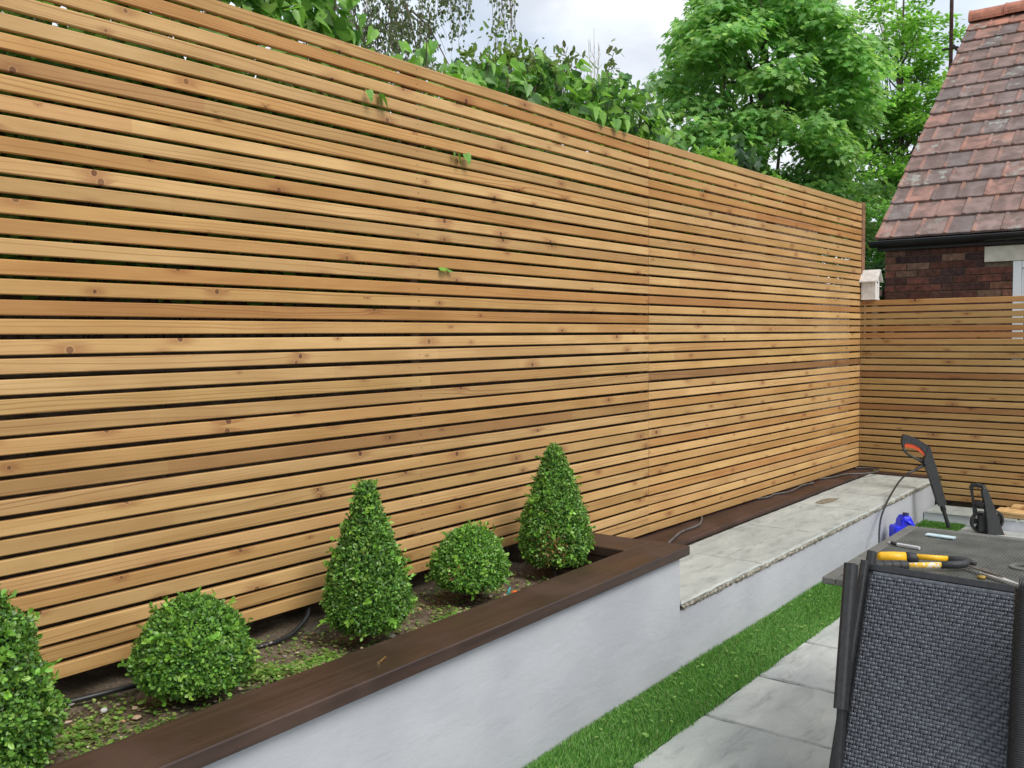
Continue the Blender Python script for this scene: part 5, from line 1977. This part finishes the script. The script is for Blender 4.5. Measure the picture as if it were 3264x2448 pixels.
build('frame_post', MB().sweep([tl + ux * (.475 + .02) - uz * .06 - nv * .02, tl + ux * (.475 + .02) + uz * .90 - nv * .02], .03, .026, tuple(ux)), M['chair_metal'], ch)
# bolts between post and panel
mbb = MB()
for k in (.03, .17, .31):
    c = tl - ux * .014 + uz * k + nv * .020
    mbb.tube([c, c + nv * .014], .0035, 8)
build('bolts', mbb, M['rubber'], ch)

tl2 = Vector((2.80, -2.268, .478))
uz2 = (Vector((2.70, -2.268, -.30)) - tl2).normalized()
ux2 = Vector((.0, -1, 0))
ch2, tl2, ux2, uz2, nv2 = folded_chair('folding_chair', (2.75, -2.5, Z_P), 'second black woven chair cut off by the right edge', tl2, ux2, uz2, .47, .80, .031)
wrapped_bar(ch2, 'corner_binding', tl2 + Vector((-.004, .022, .006)), tl2 + Vector((-.004, -.47, .006)), .022, M['rattan_dark'])
build('leg', MB().sweep([tl2 + uz2 * .78, (tl2.x - .1, tl2.y, Z_P + .003)], .024, .024, tuple(ux2)), M['chair_metal'], ch2)

# ------------------------------------------------------------------ pressure washer, lance, jug, offcuts
Fh = Vector((.7885, .615, 0))
Rh = Vector((.615, -.7885, 0))
pw = empty('pressure_washer', (7.60, -1.27, Z_P), 'black wheeled pressure washer trolley standing by the low step', 'pressure washer')


def wheel(c, r, root):
    w_ = build('wheel', MB().ring(c, tuple(Fh), r * .80, r, .034, 36), M['washer'], root, smooth=False)
    build('hub', MB().tube([Vector(c) - Fh * .018, Vector(c) + Fh * .018], r * .24, 16), M['washer'], w_, smooth=True)
    mb = MB()
    for k in range(5):
        a = 2 * math.pi * k / 5 + .5
        d = Rh * math.cos(a) + Vector((0, 0, 1)) * math.sin(a)
        t = Rh * -math.sin(a) + Vector((0, 0, 1)) * math.cos(a)
        c0_, c1_ = Vector(c) + d * r * .18, Vector(c) + d * r * .84
        q = [c0_ - t * .016, c1_ - t * .024, c1_ + t * .024, c0_ + t * .016]
        mb.prism([tuple(p - Fh * .006) for p in q], tuple(Fh * .012))
    build('spokes', mb, M['washer'], w_)


WB = Vector((7.607, -1.248, 0))


def wz(X, Y, d=0.0):
    """Point of the washer on its own upright plane (0.454 mm per unit), d deeper."""
    return WB + Rh * ((X - 990) * .000454) + Fh * d + Vector((0, 0, -.272 - (Y - 1205) * .000454))


def wprism(name, pts, th, d, mat=None):
    return build(name, MB().prism([tuple(wz(x, y, d)) for x, y in pts], tuple(Fh * th)), mat or M['washer'], pw)


wheel(tuple(wz(1000, 1190, .075)), .082, pw)
wheel(tuple(wz(1262, 1195, .135)), .084, pw)
wprism('handle_arm', [(900, 612), (978, 600), (1000, 650), (1050, 780), (1110, 920), (1160, 1080), (1222, 1240), (1290, 1400), (1010, 1400), (1000, 1240), (986, 1100), (962, 960), (938, 820), (908, 690)], .034, -.03)
wprism('handle_arm', [(800, 610), (828, 612), (840, 700), (856, 840), (900, 960), (930, 1080), (866, 1080), (852, 940), (832, 790)], .028, .05)
build('handle_grip', MB().sweep([wz(812, 618, .064), wz(822, 572, .060), wz(880, 556, .03), wz(940, 572, -.005), wz(945, 622, -.013)], .034, .030, (0, 0, 1)), M['washer'], pw)
build('brace', MB().sweep([wz(850, 860, .06), wz(900, 850, .02), wz(960, 880, -.01)], .040, .044, (0, 0, 1)), M['washer'], pw)
build('body', MB().box(-.035, .075, .012, .058, -.335, -.205, .012, Matrix((( .615, .7885, 0, WB.x), (-.7885, .615, 0, WB.y), (0, 0, 1, 0), (0, 0, 0, 1)))), M['washer'], pw)
build('trim', MB().box(.120, .142, -.030, -.010, -.366, -.345, .001, Matrix((( .615, .7885, 0, WB.x), (-.7885, .615, 0, WB.y), (0, 0, 1, 0), (0, 0, 0, 1)))), M['orange'], pw)

ln = empty('spray_lance', (7.61, -1.02, Z_P), 'black trigger spray lance with orange trigger standing upright by the bench', 'spray lance')
LB = Vector((7.50, -.83, 0))


def lp(s, z, d=0.0):
    """Point of the lance: s metres to the camera's right of the hose inlet, z height, d deeper."""
    return LB + Rh * s + Fh * d + Vector((0, 0, z))


px_ = 2954.56 / 7.1


def lq(X, Y, d=0.0):
    """From the close-up's grid to the lance's own plane: right and up in metres."""
    return lp((X - 1060) / 3.687 / px_, .151 - (Y - 680) / 3.687 / px_, d)


def flat(pts, th, d0=0.0):
    return MB().prism([tuple(lq(x, y, d0 - th / 2)) for x, y in pts], tuple(Fh * th))


def bevel_flat(pts, th):
    cx, cy = sum(p[0] for p in pts) / len(pts), sum(p[1] for p in pts) / len(pts)
    mb = MB()
    n = len(pts)
    rings = []
    for sc_, d in ((.0, -th / 2), (.0, th / 2)):
        pass
    inner = []
    for i, p in enumerate(pts):
        a = Vector((pts[i - 1][0] - p[0], pts[i - 1][1] - p[1])).normalized()
        c = Vector((pts[(i + 1) % n][0] - p[0], pts[(i + 1) % n][1] - p[1])).normalized()
        h = (a + c)
        if h.length < .05:
            h = Vector((-c.y, c.x))
            if (Vector((cx, cy)) - Vector(p)).dot(h) < 0:
                h = -h
        h = h.normalized() * 9
        test = Vector((cx - p[0], cy - p[1]))
        inner.append((p[0] + h.x, p[1] + h.y) if h.dot(test) > -1e9 else p)
    for q, d in ((inner, -th / 2), (pts, -th * .25), (pts, th * .25), (inner, th / 2)):
        mb.v += [tuple(lq(x, y, d)) for x, y in q]
    mb.f.append(tuple(range(n)))
    mb.f.append(tuple(range(3 * n, 4 * n))[::-1])
    for k in range(3):
        for i in range(n):
            j = (i + 1) % n
            mb.f.append((k * n + i, (k + 1) * n + i, (k + 1) * n + j, k * n + j))
    return mb


build('grip', flat([(822, 306), (860, 312), (960, 352), (1050, 405), (1112, 446), (1128, 470), (1105, 560), (1072, 560), (1060, 520), (1010, 462), (950, 428), (890, 412), (835, 410), (818, 455), (800, 430), (798, 375), (806, 330)], .034), M['washer'], ln)
build('trigger', flat([(826, 412), (885, 412), (948, 430), (1008, 464), (1058, 522), (1074, 556), (1062, 562), (1020, 520), (950, 476), (890, 462), (830, 456)], .020), M['orange'], ln)
gp_ = [lq(812, 440), lq(838, 505), lq(880, 545), lq(940, 580), lq(1000, 605), (lq(1055, 640))]
build('trigger_guard', MB().tube(gp_, [.0065, .0065, .0060, .0060, .0065, .010], 8, flat=1.5, up=tuple(Fh)), M['washer'], ln, smooth=True)
build('barrel', flat([(1105, 446), (1128, 462), (1150, 545), (1200, 690), (1255, 880), (1328, 1130), (1300, 1150), (1250, 1158), (1215, 1080), (1120, 790), (1062, 650), (1052, 610), (1075, 560)], .042), M['washer'], ln)
mbn = MB()
c0_, c1_ = lq(1288, 1150), lq(1380, 1440)
mbn.tube([c0_, c0_.lerp(c1_, .1), c0_.lerp(c1_, .98), Vector((c1_.x, c1_.y, Z_P + .008))], [.017, .0150, .0150, .0155], 12)
for k in range(5):
    q = c0_.lerp(c1_, .03 + .045 * k)
    e = (c1_ - c0_).normalized() * .0022
    mbn.tube([q - e, q + e], .0205, 12)
build('nozzle_pipe', mbn, M['washer'], ln, smooth=False)
build('inlet', MB().tube([lq(1085, 665), lq(1010, 700), Vector((7.409, -.798, .128)), Vector((7.299, -.772, .113))], [.0125, .0115, .0095, .0080], 10), M['washer'], ln, smooth=True)
hp = [Vector(q) for q in ((7.299, -.772, .113), (7.183, -.757, .084), (7.049, -.757, .050), (6.864, -.768, .005), (6.686, -.785, -.040), (6.566, -.795, -.092), (6.452, -.816, -.147), (6.344, -.846, -.217), (6.27, -.875, -.29), (6.20, -.91, -.325), (6.05, -1.02, Z_P + .012), (6.1, -1.25, Z_P + .010), (6.5, -1.45, Z_P + .010))]
o = build('hose', MB().tube(smooth_path(hp, 6), .0066, 9), M['hose'], ln, smooth=True)

# blue jug
jg = empty('blue_jug', (6.78, -.90, Z_P), 'bright blue plastic jug with dark cap on the grass by the bench', 'jug')
JC = Vector((6.775, -.885, Z_P))


def jp(s, z, d=0.0):
    return JC + Rh * s + Fh * d + Vector((0, 0, z))


body = [(-.082, 0.004), (.082, .004), (.084, .02), (.084, .118), (.072, .150), (.034, .225), (.026, .236), (-.016, .232), (-.034, .205), (-.040, .172), (-.052, .165), (-.074, .163), (-.084, .150), (-.084, .02)]
mb = MB()
n = len(body)
for ins_, d in ((.88, -.058), (1.0, -.044), (1.0, .044), (.88, .058)):
    mb.v += [tuple(jp(s * ins_, .11 + (z - .11) * ins_ if z > .02 else z, d)) for s, z in body]
mb.f.append(tuple(range(n)))
mb.f.append(tuple(range(3 * n, 4 * n))[::-1])
for k in range(3):
    for i in range(n):
        j = (i + 1) % n
        mb.f.append((k * n + i, (k + 1) * n + i, (k + 1) * n + j, k * n + j))
build('body', mb, M['blue'], jg)
build('handle', MB().tube([jp(-.03, .205, -.03), jp(.0, .205, -.066), (jp(.03, .180, -.072)), jp(.055, .145, -.052)], [.012, .012, .012, .012], 8), M['blue'], jg, smooth=True)
build('cap', MB().tube([jp(.012, .228), jp(.014, .252)], .0215, 16), mat_plain('dark_cap', (.03, .025, .10), .4), jg)

offs = [((7.90, 8.19, -1.95, -1.24), -.2565, .030, 'widest bare timber offcut at the bottom of the stack on the step', 0), ((7.875, 8.12, -2.05, -1.30), -.2260, .016, 'flat timber offcut resting on the widest board of the stack', .02),
        ((8.06, 8.20, -2.0, -1.34), -.2095, .018, 'narrow timber offcut leaning against the far slats', .0), ((8.02, 8.14, -2.1, -1.42), -.1910, .014, 'topmost short timber offcut of the stack on the step', .03)]
for (x0_, x1_, y0_, y1_), z, t, lb, sk in offs:
    mb = MB().box(x0_, x1_, y0_, y1_, z, z + t, .002)
    mb.v = [(x + sk * (y - y0_), y, zz_) for x, y, zz_ in mb.v]
    tag(build('timber_offcut', mb, M['cream_timber']), lb, 'timber offcut', 'timber offcuts stacked on the step')
